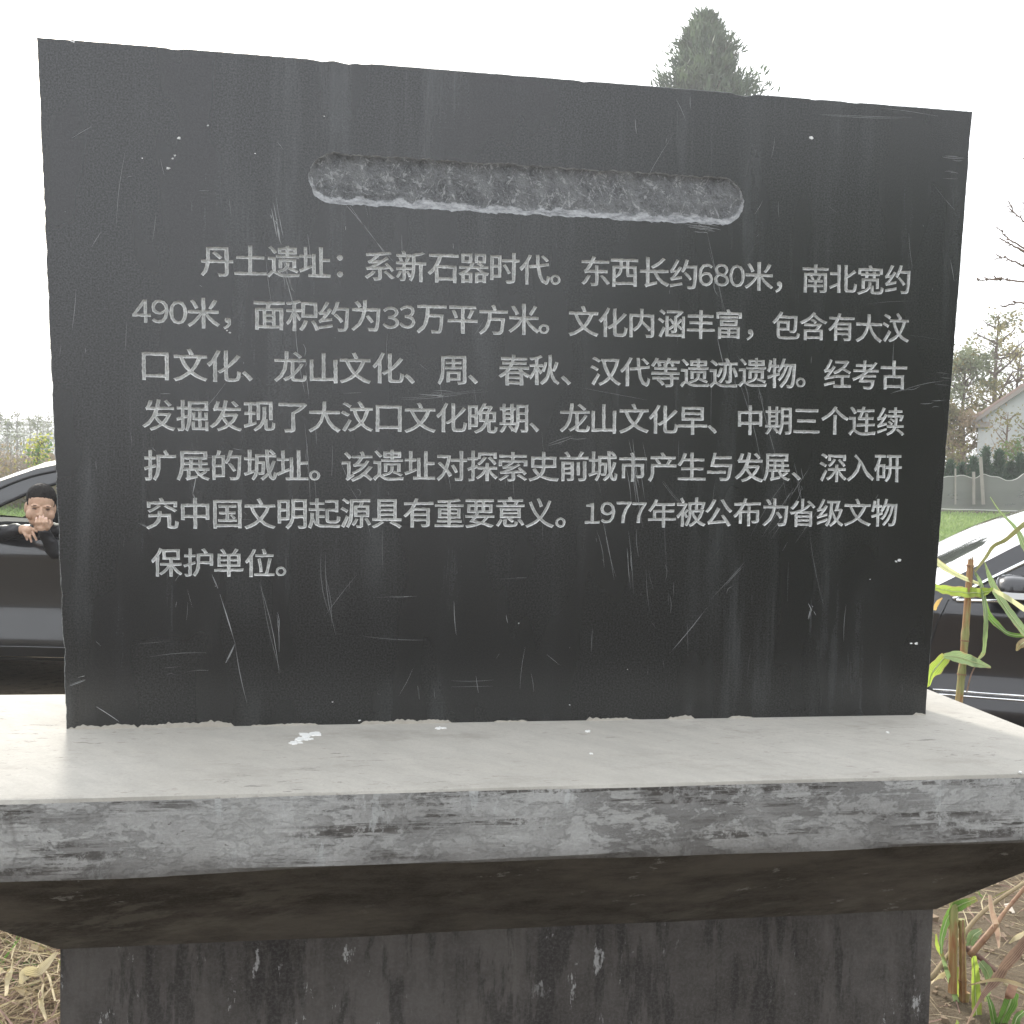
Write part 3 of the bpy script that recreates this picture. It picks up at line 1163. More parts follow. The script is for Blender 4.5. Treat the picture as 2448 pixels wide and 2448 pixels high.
def cards(mb, c, n, size, rnd_, m=0, flat=.0, asp=2.2, dirv=None):
    """n leaf-sized faces scattered round c"""
    for _ in range(n):
        p = c + Vector((rnd_.gauss(0, 1), rnd_.gauss(0, 1), rnd_.gauss(0, 1))) * size[0]
        d = Vector((rnd_.gauss(0, 1), rnd_.gauss(0, 1), rnd_.gauss(0, 1)))
        if dirv is not None:
            d = dirv + d * .5
        d.normalize()
        s = d.orthogonal().normalized()
        s = (Matrix.Rotation(rnd_.uniform(0, 6.28), 3, d) @ s)
        L = size[1] * rnd_.uniform(.6, 1.3)
        w = L / asp / 2
        mb.poly([p - s * w * .3, p + d * L * .4 - s * w, p + d * L, p + d * L * .4 + s * w], m)


def branch_path(a, b, n, wob, rnd_, sag=0):
    out = []
    L = (b - a).length
    for i in range(n + 1):
        t = i / n
        k = math.sin(math.pi * t * .8) if t < 1 else .5
        out.append(a.lerp(b, t) + Vector((rnd_.gauss(0, 1), rnd_.gauss(0, 1), rnd_.gauss(0, 1))) * wob * L * (t > 0) * .35 + Vector((0, 0, -sag * L * t * t)))
    return out


# --- the conifer standing high behind the stone
rc = random.Random(11)
M_CON = leafmat('conifer_needles', (.028, .052, .03), (.105, .145, .08), .25, .8, .6)
CD = 46
CK = CD / 22
base = at(1656, 1100, CD)
gx, gy = base.x, base.y
CON = empty('conifer_tree', (gx, gy, ground_z(gx, gy)))
tag(CON, 'tall dark green conifer whose pointed top rises above the top edge of the black stone', 'tree')
top_z = at(1664, 26, CD).z - CON.location.z - .36 * CK
mb = MB()
mb.tube([(0, 0, -.3), (.05, 0, top_z * .4), (-.03, .02, top_z * .75), (0, 0, top_z - .5)], [.30, .22, .12, .02], 8)
tr_tube = mb
crown = MB()
nb = 460
for i in range(nb):
    t = ((i + rc.random()) / nb) ** .7
    z = 6.8 + (top_z - 6.85) * t
    rr = CK * (1.72 * (1 - math.exp(-.48 * (top_z - z) / CK)) + .03) * rc.uniform(.45, 1.16) * min(1, .3 + (z - 6.8) * .35)
    rr *= .88 + .5 * noise.noise(Vector((math.cos(i * 2.39996) * 1.4, math.sin(i * 2.39996) * 1.4, z * .55)))
    a = i * 2.39996 + rc.uniform(-.4, .4)
    tip = Vector((math.cos(a) * rr, math.sin(a) * rr, z + rr * rc.uniform(.25, .62)))
    st = Vector((0, 0, z))
    path = [st.lerp(tip, k / 4) + Vector((0, 0, -.10 * rr * math.sin(math.pi * k / 4))) for k in range(5)]
    if i % 2 == 0:
        tr_tube.tube(path, [.05 * (1 - t) + .014] * 4 + [.005], 4, cap=False)
    for k in range(7 if t < .45 else 10):
        f_ = rc.uniform(.3, 1.0)
        c0 = st.lerp(tip, f_)
        dv = (tip - st).normalized() * .6 + Vector((0, 0, .75))
        cards(crown, c0, 11, (.05 * CK + .06 * rr, .18 * CK), rc, 0, asp=4.5, dirv=dv)
for k in range(3):
    tipd = Vector((rc.uniform(-.12, .12), rc.uniform(-.12, .12), 0))
    for j in range(8):
        cards(crown, Vector((0, 0, top_z + (-.5 + .06 * j) * CK)) + tipd * CK * j / 4, 6, (.03 * CK, .12 * CK), rc, 0, asp=4.5, dirv=Vector((0, 0, 1)))
tr_tube.build('trunk', M_BARK, CON, smooth=True)
crown.build('crown', M_CON, CON)


def tree(name, label, u_px, d, height, spread, seed, mats, leaf=.12, nl=5200, clump=70, group=None, crown_from=.3, lean=0, bark=None, dens_gap=.35, cat='tree'):
    """a broadleaved tree: tapered trunk, forked limbs, leaf clumps with gaps"""
    r_ = random.Random(seed)
    u = (u_px - 1224) / F_PX * d
    p = onground(u, d)
    root = empty(name, p)
    tag(root, label, cat, group)
    tb, cb = MB(), MB()
    tops = []
    tr = [Vector((0, 0, -.2)), Vector((lean * .2, 0, height * .3)), Vector((lean * .6 + .1 * r_.gauss(0, 1), .1 * r_.gauss(0, 1), height * .62)), Vector((lean, 0, height * .93))]
    tr = catmull(tr, 4)
    r0 = height * .018 + .02
    tb.tube(tr, lerp_list([r0, r0 * .75, r0 * .45, r0 * .12], len(tr)), 7)
    nlimb = max(9, int(height * 4))
    for i in range(nlimb):
        f_ = crown_from + (1 - crown_from) * (i + r_.random()) / nlimb
        k = min(len(tr) - 1, int(f_ * (len(tr) - 1)))
        st = tr[k]
        a = i * 2.4 + r_.uniform(-.5, .5)
        prof = math.sin(math.pi * min(1, (f_ - crown_from) / (1 - crown_from) * .8 + .2)) ** .7
        ll = spread * prof * r_.uniform(.65, 1.1) + .1
        tip = st + Vector((math.cos(a) * ll, math.sin(a) * ll, ll * r_.uniform(.3, .9)))
        pth = branch_path(st, tip, 4, .12, r_)
        tb.tube(pth, lerp_list([r0 * .35, r0 * .06], 5), 4, cap=False)
        tops.append((tip, ll))
        for j in range(3):
            s2 = pth[r_.randint(1, 4)]
            tip2 = s2 + Vector((r_.gauss(0, 1), r_.gauss(0, 1), abs(r_.gauss(0, .8)))) * ll * .35
            tb.tube([s2, s2.lerp(tip2, .5) + Vector((0, 0, .02)), tip2], [r0 * .12, r0 * .08, r0 * .03], 3, cap=False)
            tops.append((tip2, ll * .6))
    tops = [t for t in tops if r_.random() > dens_gap]
    if nl:
        per = max(1, int(nl / max(1, len(tops))))
        for tip, ll in tops:
            k = r_.randint(0, len(mats) - 1)
            cards(cb, tip, per, (.10 + .11 * ll, leaf), r_, k, asp=1.7)
    tb.build('trunk', bark or M_BARK, root, smooth=True)
    if nl:
        cb.build('crown', mats, root)
    return root


M_L1 = leafmat('leaf_greygreen', (.12, .15, .085), (.19, .21, .13), .4, 1)
M_L2 = leafmat('leaf_olive', (.15, .15, .06), (.24, .21, .09), .4, 1)
M_L3 = leafmat('leaf_green', (.09, .16, .05), (.15, .22, .07), .4, 1)
M_L4 = leafmat('leaf_yellow', (.34, .36, .06), (.48, .44, .10), .4, 1)
M_LB = leafmat('leaf_drybrown', (.22, .165, .10), (.32, .25, .16), .3, 1)
M_LP = leafmat('leaf_pale', (.20, .22, .19), (.28, .29, .26), .4, 1)

GT = 'trees behind the house'
tree('broadleaf_tree', 'grey green tree with drooping leaf clumps close beside the right edge of the stone', 2296, 37, 5.6, 1.3, 3, [M_L1, M_L1, M_L2], .13, 5200, group=GT, dens_gap=.25)
tree('broadleaf_tree', 'thin airy tree with a leafy top rising just behind the low roof edge', 2368, 40, 7.4, 1.5, 5, [M_L1, M_L2], .13, 1900, group=GT, crown_from=.35, dens_gap=.6)
tree('broadleaf_tree', 'sparse tree behind the upper part of the sloping roof', 2425, 43, 6.6, 1.3, 8, [M_L1, M_L2], .13, 1100, group=GT, crown_from=.4, dens_gap=.68)
tree('broadleaf_tree', 'low olive brown bushy tree between the stone and the white house', 2268, 35, 3.3, 1.15, 13, [M_L2, M_LB, M_L2], .12, 7000, group=GT, crown_from=.02, dens_gap=.1)
tree('sapling', 'slender nearly bare sapling in front of the white gable wall', 2400, 29.6, 2.9, .7, 21, [M_L2, M_LB], .1, 260, group='saplings in front of the white wall', crown_from=.25, dens_gap=.4, bark=M_TWIG)
tree('sapling', 'thin bare sapling at the right frame edge before the white wall', 2441, 29.2, 2.6, .6, 22, [M_L2], .1, 160, group='saplings in front of the white wall', crown_from=.25, dens_gap=.4, bark=M_TWIG)
tree('sapling', 'pale thin sapling by the netting next to the stone edge', 2283, 29.4, 1.9, .4, 23, [M_L2], .1, 90, group='saplings in front of the white wall', crown_from=.3, dens_gap=.4, bark=M_TWIG)
tree('sapling', 'leafy young sapling with olive leaves between two dark cypresses', 2410, 28.9, 1.9, .33, 24, [M_L2, M_L3], .1, 900, group='saplings in front of the white wall', crown_from=.2, dens_gap=.1, bark=M_TWIG)

# --- cypress hedge row
M_CY = leafmat('cypress_green', (.035, .075, .04), (.06, .11, .055), .2, 1.2)


def cypress(u_px, d, h, w, seed):
    r_ = random.Random(seed)
    p = onground((u_px - 1224) / F_PX * d, d)
    root = empty('cypress_shrub', p)
    tb, cb = MB(), MB()
    tb.tube([(0, 0, -.1), (0, 0, h * .9)], [.03, .006], 5)
    for i in range(int(190 * h)):
        t = r_.random() ** 1.15
        rr = w * (.32 + .68 * min(1, (1 - t) * 1.7)) * (1 - t ** 5) * r_.uniform(.35, 1.05) * .5
        a = r_.uniform(0, 6.28)
        cards(cb, Vector((math.cos(a) * rr, math.sin(a) * rr, .05 + t * (h - .12))), 12, (.035, .11), r_, 0, asp=4, dirv=Vector((math.cos(a) * .4, math.sin(a) * .4, 1)))
    tb.build('trunk', M_BARK, root)
    cb.build('foliage', M_CY, root)
    return root


HX = [(2236, 1.05, 'mostly hidden by'), (2268, 1.06, ''), (2295, 1.0, ''), (2322, 1.14, ''), (2352, 1.32, ''), (2384, 1.28, ''), (2412, 1.02, ''), (2434, 1.2, ''), (2461, 1.15, '')]
HL = ['dark cypress shrub half hidden behind the stone edge', 'short dark cypress shrub next to the stone edge', 'low rounded cypress shrub second from the stone edge',
      'dark cypress shrub just left of the wooden post', 'tallest pointed cypress shrub right behind the wooden post', 'pointed cypress shrub right of the tallest one in the row',
      'short cypress shrub in front of the leafy sapling', 'dense cypress shrub second from the right frame edge', 'cypress shrub cut by the right frame edge']
for (px, h, _), lb in zip(HX, HL):
    o = cypress(px, 28 + rnd.uniform(-.3, .3), h * 1.28, .46, px)
    tag(o, lb, 'shrub', 'cypress shrubs in the hedge row')

# --- netting fence with its posts
NF = empty('netting_fence', onground((2340 - 1224) / F_PX * 26.5, 26.5))
tag(NF, 'low sagging pale netting fence along the far edge of the green field', 'fence')
m = Mat('pale_netting', .8, .2)
tr = m.n('ShaderNodeBsdfTransparent')
mx = m.n('ShaderNodeMixShader')
f = m.ramp(m.noise(1.6, 4, .6, sc=(.3, .3, 1.3)), .3, .7)
m.color(m.mix(f, (.27, .27, .25), (.40, .40, .375)))
r_ = m.n('ShaderNodeMapRange')
r_.inputs[3].default_value = .30
r_.inputs[4].default_value = .62
m.ln(f, r_.inputs[0])
m.ln(r_.outputs[0], mx.inputs[0])
m.ln(m.b.outputs[0], mx.inputs[1])
m.ln(tr.outputs[0], mx.inputs[2])
m.ln(mx.outputs[0], m.t.nodes['Material Output'].inputs[0])
mb = MB()
prev = None
inv = -NF.location
rimm = MB()
rimpts, botpts = [], []
for i in range(150):
    px = 2170 + i * 3.6
    d = 26.5 + .05 * math.sin(i * .17)
    topy = 1137 + 6 * noise.noise(Vector((i * .12, 1, 0)))
    for vx, w_, dp in ((2330, 16, 7), (2412, 26, 12), (2260, 20, 3), (2500, 30, 10)):
        topy += dp * math.exp(-((px - vx) / w_) ** 2)
    for vx in (2348, 2448):
        topy -= 5 * math.exp(-((px - vx) / 12) ** 2)
    g0 = onground((px - 1224) / F_PX * d, d, .05)
    t0 = at(px, topy, d)
    cur = [mb.vert(g0 + inv + Vector((0, .05, 0))), mb.vert(g0.lerp(t0, .5) + inv + Vector((0, 0, 0))), mb.vert(t0 + inv)]
    rimpts.append(t0 + inv)
    botpts.append(g0 + inv + Vector((0, -.02, .10)))
    if prev:
        for k in (0, 1):
            mb.face((prev[k], cur[k], cur[k + 1], prev[k + 1]))
    prev = cur
nt = mb.build('netting', m.m, NF, smooth=True)
M_ROPE = plain('pale_rope', (.55, .55, .52), .8, .2, .1)
rimm.tube(rimpts, .012, 4)
rimm.build('edge_rope', M_ROPE, NF)
mb = MB()
mb.tube(botpts, .016, 4)
mb.build('edge_rope', M_ROPE, NF)
M_POST = plain('weathered_post', (.30, .28, .25), .9, .1, .25, 6)
for px, y0, y1, w in ((2346, 1092, 1200, .052), (2328, 1128, 1200, .03), (2284, 1120, 1200, .018)):
    a, b = at(px + (5 if px == 2346 else 0), y1 + 6, 26.42) + inv, at(px - (2 if px == 2346 else 0), y0, 26.42) + inv
    mb = MB()
    mb.box((a + b) / 2, (w, w * .7, (b - a).length / 2), rot=(b - a).to_track_quat('Z', 'Y').to_matrix())
    mb.build('post', M_POST, NF)
# dark earth bank under the netting
mb = MB()
prev = None
for i in range(70):
    px = 2160 + i * 8
    c0 = onground((px - 1224) / F_PX * 26.3, 26.3)
    h = .12 + .05 * noise.noise(Vector((i * .5, 0, 0)))
    cur = [mb.vert(c0 + Vector((0, -.25, -.02))), mb.vert(c0 + Vector((0, -.05, h))), mb.vert(c0 + Vector((0, .3, h * .9))), mb.vert(c0 + Vector((0, .5, -.02)))]
    if prev:
        for k in range(3):
            mb.face((prev[k], cur[k], cur[k + 1], prev[k + 1]))
    prev = cur
tag(mb.build('earth_bank', plain('dark_earth', (.10, .085, .07), .95, .1, .3, 6), smooth=True), kind='structure')

# --- white house
HS = empty('white_house', onground((2330 - 1224) / F_PX * 34, 34), YAW - R(26))
tag(HS, 'white rendered house with a sloping tiled gable roof beyond the field', 'house')
wl = Mat('white_render', .9, .2)
wl.color(wl.mix(wl.ramp(wl.noise(1.2, 6, .65, sc=(1, 1, .4)), .35, .7), (.42, .43, .43), (.52, .525, .52)))
M_TILE = plain('roof_tile', (.30, .225, .195), .85, .2, .3, 3)
M_TRIM = plain('verge_mortar', (.30, .27, .25), .9, .1, .15, 5)
ez_ = at(2327, 1003, 34).z - HS.location.z
GW, DEP, SL = 7.4, 10.0, math.tan(R(37))
mb = MB()
zt = ez_ + GW / 2 * SL
P = [(0, 0, -.5), (GW, 0, -.5), (GW, 0, ez_), (GW / 2, 0, zt), (0, 0, ez_)]
fr_ = [mb.vert(p) for p in P]
bk_ = [mb.vert((p[0], DEP, p[2])) for p in P]
mb.face(fr_)
mb.face(bk_[::-1])
for k in range(5):
    mb.face((fr_[k], bk_[k], bk_[(k + 1) % 5], fr_[(k + 1) % 5]))
mb.build('wall', wl.m, HS)
mb = MB()
ov, th = .16, .11
for sgn in (0, 1):
    X = lambda x: x if sgn == 0 else GW - x
    a = [(X(-ov * 1.4), -ov, ez_ - ov * 1.4 * SL + .02), (X(GW / 2), -ov, zt + .02), (X(GW / 2), DEP + ov, zt + .02), (X(-ov * 1.4), DEP + ov, ez_ - ov * 1.4 * SL + .02)]
    lo = [mb.vert(p) for p in a]
    hi = [mb.vert((p[0], p[1], p[2] + th)) for p in a]
    mb.face(lo)
    mb.face(hi[::-1])
    for k in range(4):
        mb.face((lo[k], lo[(k + 1) % 4], hi[(k + 1) % 4], hi[k]))
rf_ = mb.build('roof', M_TILE, HS, fix=True)
mb = MB()                                        # tile ridges rolling down the slopes
for sgn in (0, 1):
    for i in range(40):
        y = -ov + .12 + i * .26
        x0, x1 = (-ov * 1.4, GW / 2) if sgn == 0 else (GW + ov * 1.4, GW / 2)
        mb.tube([(x0, y, ez_ - ov * 1.4 * SL + th + .03), (x1, y, zt + th + .03)], .06, 5)
mb.build('roof_tiles', M_TILE, rf_)
mb = MB()
for s0, s1 in (((-.2, -ov - .02, ez_ - .2 * SL + .0), (GW / 2, -ov - .02, zt)), ((GW + .2, -ov - .02, ez_ - .2 * SL), (GW / 2, -ov - .02, zt))):
    a, b = Vector(s0), Vector(s1)
    mb.box((a + b) / 2 + Vector((0, .05, .02)), ((b - a).length / 2, .05, .055), rot=(b - a).to_track_quat('X', 'Z').to_matrix())
mb.build('verge', M_TRIM, HS)
mb = MB()
mb.box((.10, -.05, ez_ - .17), (.24, .05, .10))
mb.build('eave_corbel', M_TRIM, HS)
tag(mb and HS, None)

# --- bare tree outside the frame on the right whose branches reach in
BT = empty('bare_tree', onground((2680 - 1224) / F_PX * 14, 14))
tag(BT, 'bare reddish twigs of a leafless tree reaching in from the right frame edge', 'tree')
inv = -BT.location
mb = MB()
bp = BT.location.copy()
trunk_top = at(2590, 250, 14)
tp = catmull([bp + Vector((0, 0, -.2)), at(2650, 900, 14), at(2620, 600, 14), trunk_top], 5)
mb.tube([p + inv for p in tp], lerp_list([.13, .10, .07, .03], len(tp)), 8)
mb.build('trunk', M_BARK, BT, smooth=True)
rb = random.Random(5)
for pts in ([(2630, 720), (2530, 570), (2455, 535), (2424, 508), (2414, 488)], [(2635, 720), (2540, 640), (2440, 590), (2408, 566), (2396, 555), (2382, 541)], [(2470, 610), (2428, 590), (2412, 580), (2396, 572)],
            [(2640, 750), (2540, 680), (2437, 631), (2415, 622), (2398, 616), (2388, 616)], [(2645, 790), (2540, 690), (2430, 672), (2412, 670), (2394, 666), (2382, 668)], [(2396, 667), (2372, 667), (2356, 669), (2339, 670)],
            [(2650, 820), (2540, 740), (2441, 724), (2420, 727), (2406, 732), (2394, 732)], [(2630, 640), (2540, 520), (2468, 480), (2441, 505)], [(2620, 600), (2520, 440), (2470, 400), (2455, 380)]):
    d = 14 + rb.uniform(-.5, .5)
    P3 = [at(x, y, d) + inv for x, y in pts]
    mb = MB()
    P4 = catmull(P3, 5)
    P4 = [p + Vector((rb.gauss(0, .006), rb.gauss(0, .006), rb.gauss(0, .008))) for p in P4]
    mb.tube(P4, lerp_list([.026, .014, .010, .008, .005], len(P4)), 5)
    for p in P4[6:]:
        if rb.random() < .75:
            v = Vector((rb.uniform(-.08, .0), rb.uniform(-.04, .04), rb.uniform(-.02, .05)))
            mb.tube([p, p + v * .6, p + v], [.006, .009, .002], 4)
    mb.build('branch', M_TWIG, BT, smooth=True)

# --- left: scrub, thin poplars, yellow bush, wire
M_SCRUB = [M_LB, leafmat('scrub_grey', (.21, .18, .15), (.28, .25, .21), .25, 1), M_L2]
mb = MB()
rs = random.Random(3)
for k in range(2600):
    px = rs.uniform(-160, 560)
    d = rs.uniform(25, 36)
    p = onground((px - 1224) / F_PX * d, d)
    h = rs.uniform(.85, 1.55) * (.82 + .3 * noise.noise(Vector((px * .012, d * .3, 0))) + .1)
    lean = Vector((rs.gauss(0, .12), rs.gauss(0, .12), 0)) * h
    q = p + lean + Vector((0, 0, h))
    mb.tube([p, p.lerp(q, .5) + lean * .1, q], [.012, .008, .003], 3, 1, cap=False)
    for j in range(16):
        c0 = p.lerp(q, rs.uniform(.05, 1))
        cards(mb, c0 + Vector((rs.gauss(0, .09), rs.gauss(0, .09), 0)), 1, (.06, .13), rs, rs.choice((0, 0, 1, 1, 2)), asp=2.4)
tag(mb.build('scrub_thicket', M_SCRUB), 'dense brown and grey scrub of dry saplings behind the left car', 'scrub', kind='stuff')

GP = 'thin poplars on the left skyline'
M_PB = plain('pale_bark', (.28, .27, .25), .9, .1, .2, 4)
PX = [(2, 63, 978, 'thin poplar at the very left frame edge'), (18, 55, 996, 'short bent poplar second from the left frame edge'), (40, 60, 972, 'tallest thin poplar above the scrub on the left'),
      (66, 75, 985, 'pale hazy poplar in the middle of the left gap'), (91, 58, 980, 'thin dark poplar left of the one touching the stone'), (113, 66, 976, 'poplar touching the left edge of the stone'),
      (55, 95, 1000, 'faint distant poplar between two taller ones'), (103, 95, 998, 'faint distant poplar low behind the others near the stone')]
for i, (px, d, ty, lb) in enumerate(PX):
    u = (px - 1224) / F_PX * d
    h = at(px, ty, d).z - ground_z(*ud(u, d))
    tree('poplar_tree', lb, px, d, h, .16 + .0016 * d, 40 + i, [M_LP, M_L1], .16, 420, group=GP, crown_from=.25, dens_gap=.3, bark=M_PB)
tree('yellow_bush', 'small yellow green bush glowing among the brown scrub on the left', 100, 24, 1.85, .10, 61, [M_L4, M_L3], .09, 420, crown_from=.45, dens_gap=.1, cat='bush')

wb_ = MB()
wp0, wp1 = at(-160, 1019, 17), at(420, 1048, 17)
wpts = [wp0.lerp(wp1, i / 16) + Vector((0, 0, -.06 * math.sin(math.pi * i / 16))) for i in range(17)]
wb_.tube(wpts, .005, 5)
wob = wb_.build('overhead_wire', plain('pale_wire', (.75, .74, .68), .6, .3, .05))
tag(wob, 'thin pale wire strung across the scrub in the left gap', 'wire')

# unseen trees added behind the viewer to darken the polished face's right-hand reflection
GB = 'roadside trees facing the inscribed side'
for k, (u_, d_, h_) in enumerate(((8.0, -11, 6.0), (11.5, -11.5, 7.0), (15.0, -11, 6.5))):
    px_ = 1224 + F_PX * u_ / d_
    tree('roadside_tree', ['dense green tree facing the inscribed side of the stone', 'tallest of the green trees facing the inscribed side', 'green tree farthest right of those facing the inscribed side'][k], px_, d_, h_, 2.2, 70 + k, [M_L1, M_L3], .34, 5200, group=GB, crown_from=.05, dens_gap=.05)
mb = MB()  # unseen dark soil added behind the viewer to darken the slab's lower reflection
idx = {}
for i in range(30):
    for j in range(24):
        x, y = ud(-24 + i * 1.65, -30 + j * 1.25)
        idx[i, j] = mb.vert((x, y, ground_z(x, y) + .012 + .03 * math.sin(i * 2.2) ** 2))
for i in range(29):
    for j in range(23):
        mb.face((idx[i, j], idx[i + 1, j], idx[i + 1, j + 1], idx[i, j + 1]))
tag(mb.build('ploughed_field', plain('dark_tilth', (.055, .047, .038), .95, .1, .3, 3), smooth=True), kind='structure')

# ---------------------------------------------------------------- pale autumn air
hm = bpy.data.materials.new('haze')
hm.use_nodes = True
hm.node_tree.nodes.clear()
ho = hm.node_tree.nodes.new('ShaderNodeOutputMaterial')
hv = hm.node_tree.nodes.new('ShaderNodeVolumePrincipled')
hv.inputs['Color'].default_value = (.97, .98, 1, 1)
hv.inputs['Density'].default_value = .0025
hv.inputs['Anisotropy'].default_value = .2
hm.node_tree.links.new(hv.outputs[0], ho.inputs['Volume'])
mb = MB()
mb.box((0, 100, 14), (560, 560, 18))
tag(mb.build('haze', hm), kind='stuff')
# ---------------------------------------------------------------- cars
def ip(xs, ys, x):
    if x <= xs[0]:
        return ys[0]
    for i in range(len(xs) - 1):
        if x <= xs[i + 1]:
            t = (x - xs[i]) / (xs[i + 1] - xs[i])
            return ys[i] + (ys[i + 1] - ys[i]) * t
    return ys[-1]


CZ = [.18, .26, .32, .36, .53, .56, .66, .80, .875, .895, .965, .98, 1.2, 1.42, 1.48]
CW = [.80, .862, .89, .892, .866, .862, .866, .885, .896, .893, .846, .842, .765, .64, .59]


def car_half(x, z):
    w = ip(CZ, CW, z)
    if x < .9:
        w *= 1 - .17 * ((.9 - x) / .9) ** 2.2
    if x > 4.0:
        w *= 1 - .10 * ((x - 4.0) / .75) ** 2
    return w


def side_mesh(poly, holes=(), off=0.0, side=-1, step=.05, thick=0.0, mats=0):
    """a panel of the car's side: polygon in (x, z) laid on the body surface"""
    mb = MB()
    loops = [[Vector(p) for p in poly]] + [[Vector(p) for p in h] for h in holes]
    V, E_ = [], []
    for l in loops:
        dl = []
        for i in range(len(l)):
            a, b = l[i], l[(i + 1) % len(l)]
            k = max(1, int((b - a).length / step))
            dl += [a.lerp(b, j / k) for j in range(k)]
        k0 = len(V)
        V += dl
        E_ += [(k0 + i, k0 + (i + 1) % len(dl)) for i in range(len(dl))]
    x0, x1 = min(p.x for p in loops[0]), max(p.x for p in loops[0])
    z0, z1 = min(p.y for p in loops[0]), max(p.y for p in loops[0])
    bd = list(V)
    nx, nz = int((x1 - x0) / step), max(1, int((z1 - z0) / (step * .5)))
    for i in range(1, nx):
        for j in range(1, nz):
            q = Vector((x0 + (x1 - x0) * i / nx, z0 + (z1 - z0) * j / nz))
            if min((q - b).length for b in bd) > step * .25:
                V.append(q)
    rv, tris = fill_even_odd(V, E_)
    for p in rv:
        mb.vert((p.x, side * (car_half(p.x, p.y) + off), p.y))
    for t in tris:
        mb.face(t if side < 0 else t[::-1])
    return mb


def arc(cx, cz, r, a0, a1, n=14):
    return [(cx + r * math.cos(a0 + (a1 - a0) * i / n), cz + r * math.sin(a0 + (a1 - a0) * i / n)) for i in range(n + 1)]


FW, RW, WR = .95, 3.76, .335
FENDER = [(.02, .26), (0, .55), (.12, .70), (.6, .845), (1.25, .985), (1.36, .945), (1.30, .82), (1.265, .6), (1.275, .42), (1.30, .26)] + arc(FW, WR, .385, -.2, math.pi + .2)
FDOOR = [(1.365, .945), (1.306, .82), (1.271, .6), (1.281, .42), (1.306, .262), (2.535, .262), (2.545, .975)]
RDOOR = [(2.552, .975), (2.542, .262), (3.32, .262), (3.34, .45), (3.40, .62), (3.62, .80), (3.66, .99)]
QUART = [(3.668, .99), (3.628, .80), (3.408, .62), (3.348, .45), (3.33, .26)] + arc(RW, WR, .385, math.pi + .2, -.2) + [(4.2, .26), (4.72, .28), (4.75, .6), (4.70, .98), (4.1, 1.06)]
FRAME = [(1.25, .985), (1.36, .945), (3.668, .99), (4.1, 1.06), (3.72, 1.25), (3.35, 1.375), (2.95, 1.43), (2.55, 1.445), (2.25, 1.425), (2.02, 1.375), (1.75, 1.265)]
FWIN = [(1.50, .957), (2.49, .972), (2.47, 1.345), (2.3, 1.33), (2.08, 1.265), (1.88, 1.165), (1.68, 1.05)]
RWIN = [(2.60, .978), (3.40, .988), (3.62, 1.07), (3.5, 1.19), (3.2, 1.31), (2.9, 1.35), (2.60, 1.355)]
TOPP = [(0.02, .26), (-.01, .42), (0, .55), (.12, .70), (.6, .845), (1.25, .985)]


def top_skin(path, crown, fwd0, fwd1, z_in=0.0, n=14, y_in=0.0):
    mb = MB()
    rows = []
    for i, (x, z) in enumerate(path):
        t = i / (len(path) - 1)
        S = car_half(x, z) - y_in
        f0 = fwd0 + (fwd1 - fwd0) * t
        c = crown[0] + (crown[1] - crown[0]) * t
        row = []
        for k in range(n + 1):
            v = -1 + 2 * k / n
            q = 1 - abs(v) ** 2.4
            row.append(mb.vert((x + f0 * q, v * S, z + c * q + z_in)))
        rows.append(row)
    for a, b in zip(rows, rows[1:]):
        for k in range(n):
            mb.face((a[k], a[k + 1], b[k + 1], b[k]))
    return mb


def dens(path, k=5):
    return [(p.x, p.y) for p in catmull([Vector((a, b, 0)) for a, b in path], k)]


M_RUB = plain('black_rubber', (.018, .018, .019), .6, .3, .2)
M_INT = plain('dark_trim', (.03, .03, .032), .8, .25, .2, 10)
M_SEAT = plain('grey_seat', (.34, .34, .32), .85, .2, .1, 30)
M_RIM = plain('alloy_rim', (.55, .56, .57), .3, .5, .05, 5, .9)
M_CHROME = plain('chrome', (.82, .83, .84), .12, .5, .02, 5, 1.0)
M_GLASS = glassmat('car_glass', (.62, .70, .66))
M_GLASSL = glassmat('car_glass_light', (.92, .96, .92))
M_LENS = plain('lamp_lens', (.75, .77, .78), .15, .6, .05, 20)
M_RED = plain('tail_lamp', (.35, .02, .02), .2, .5, .1)


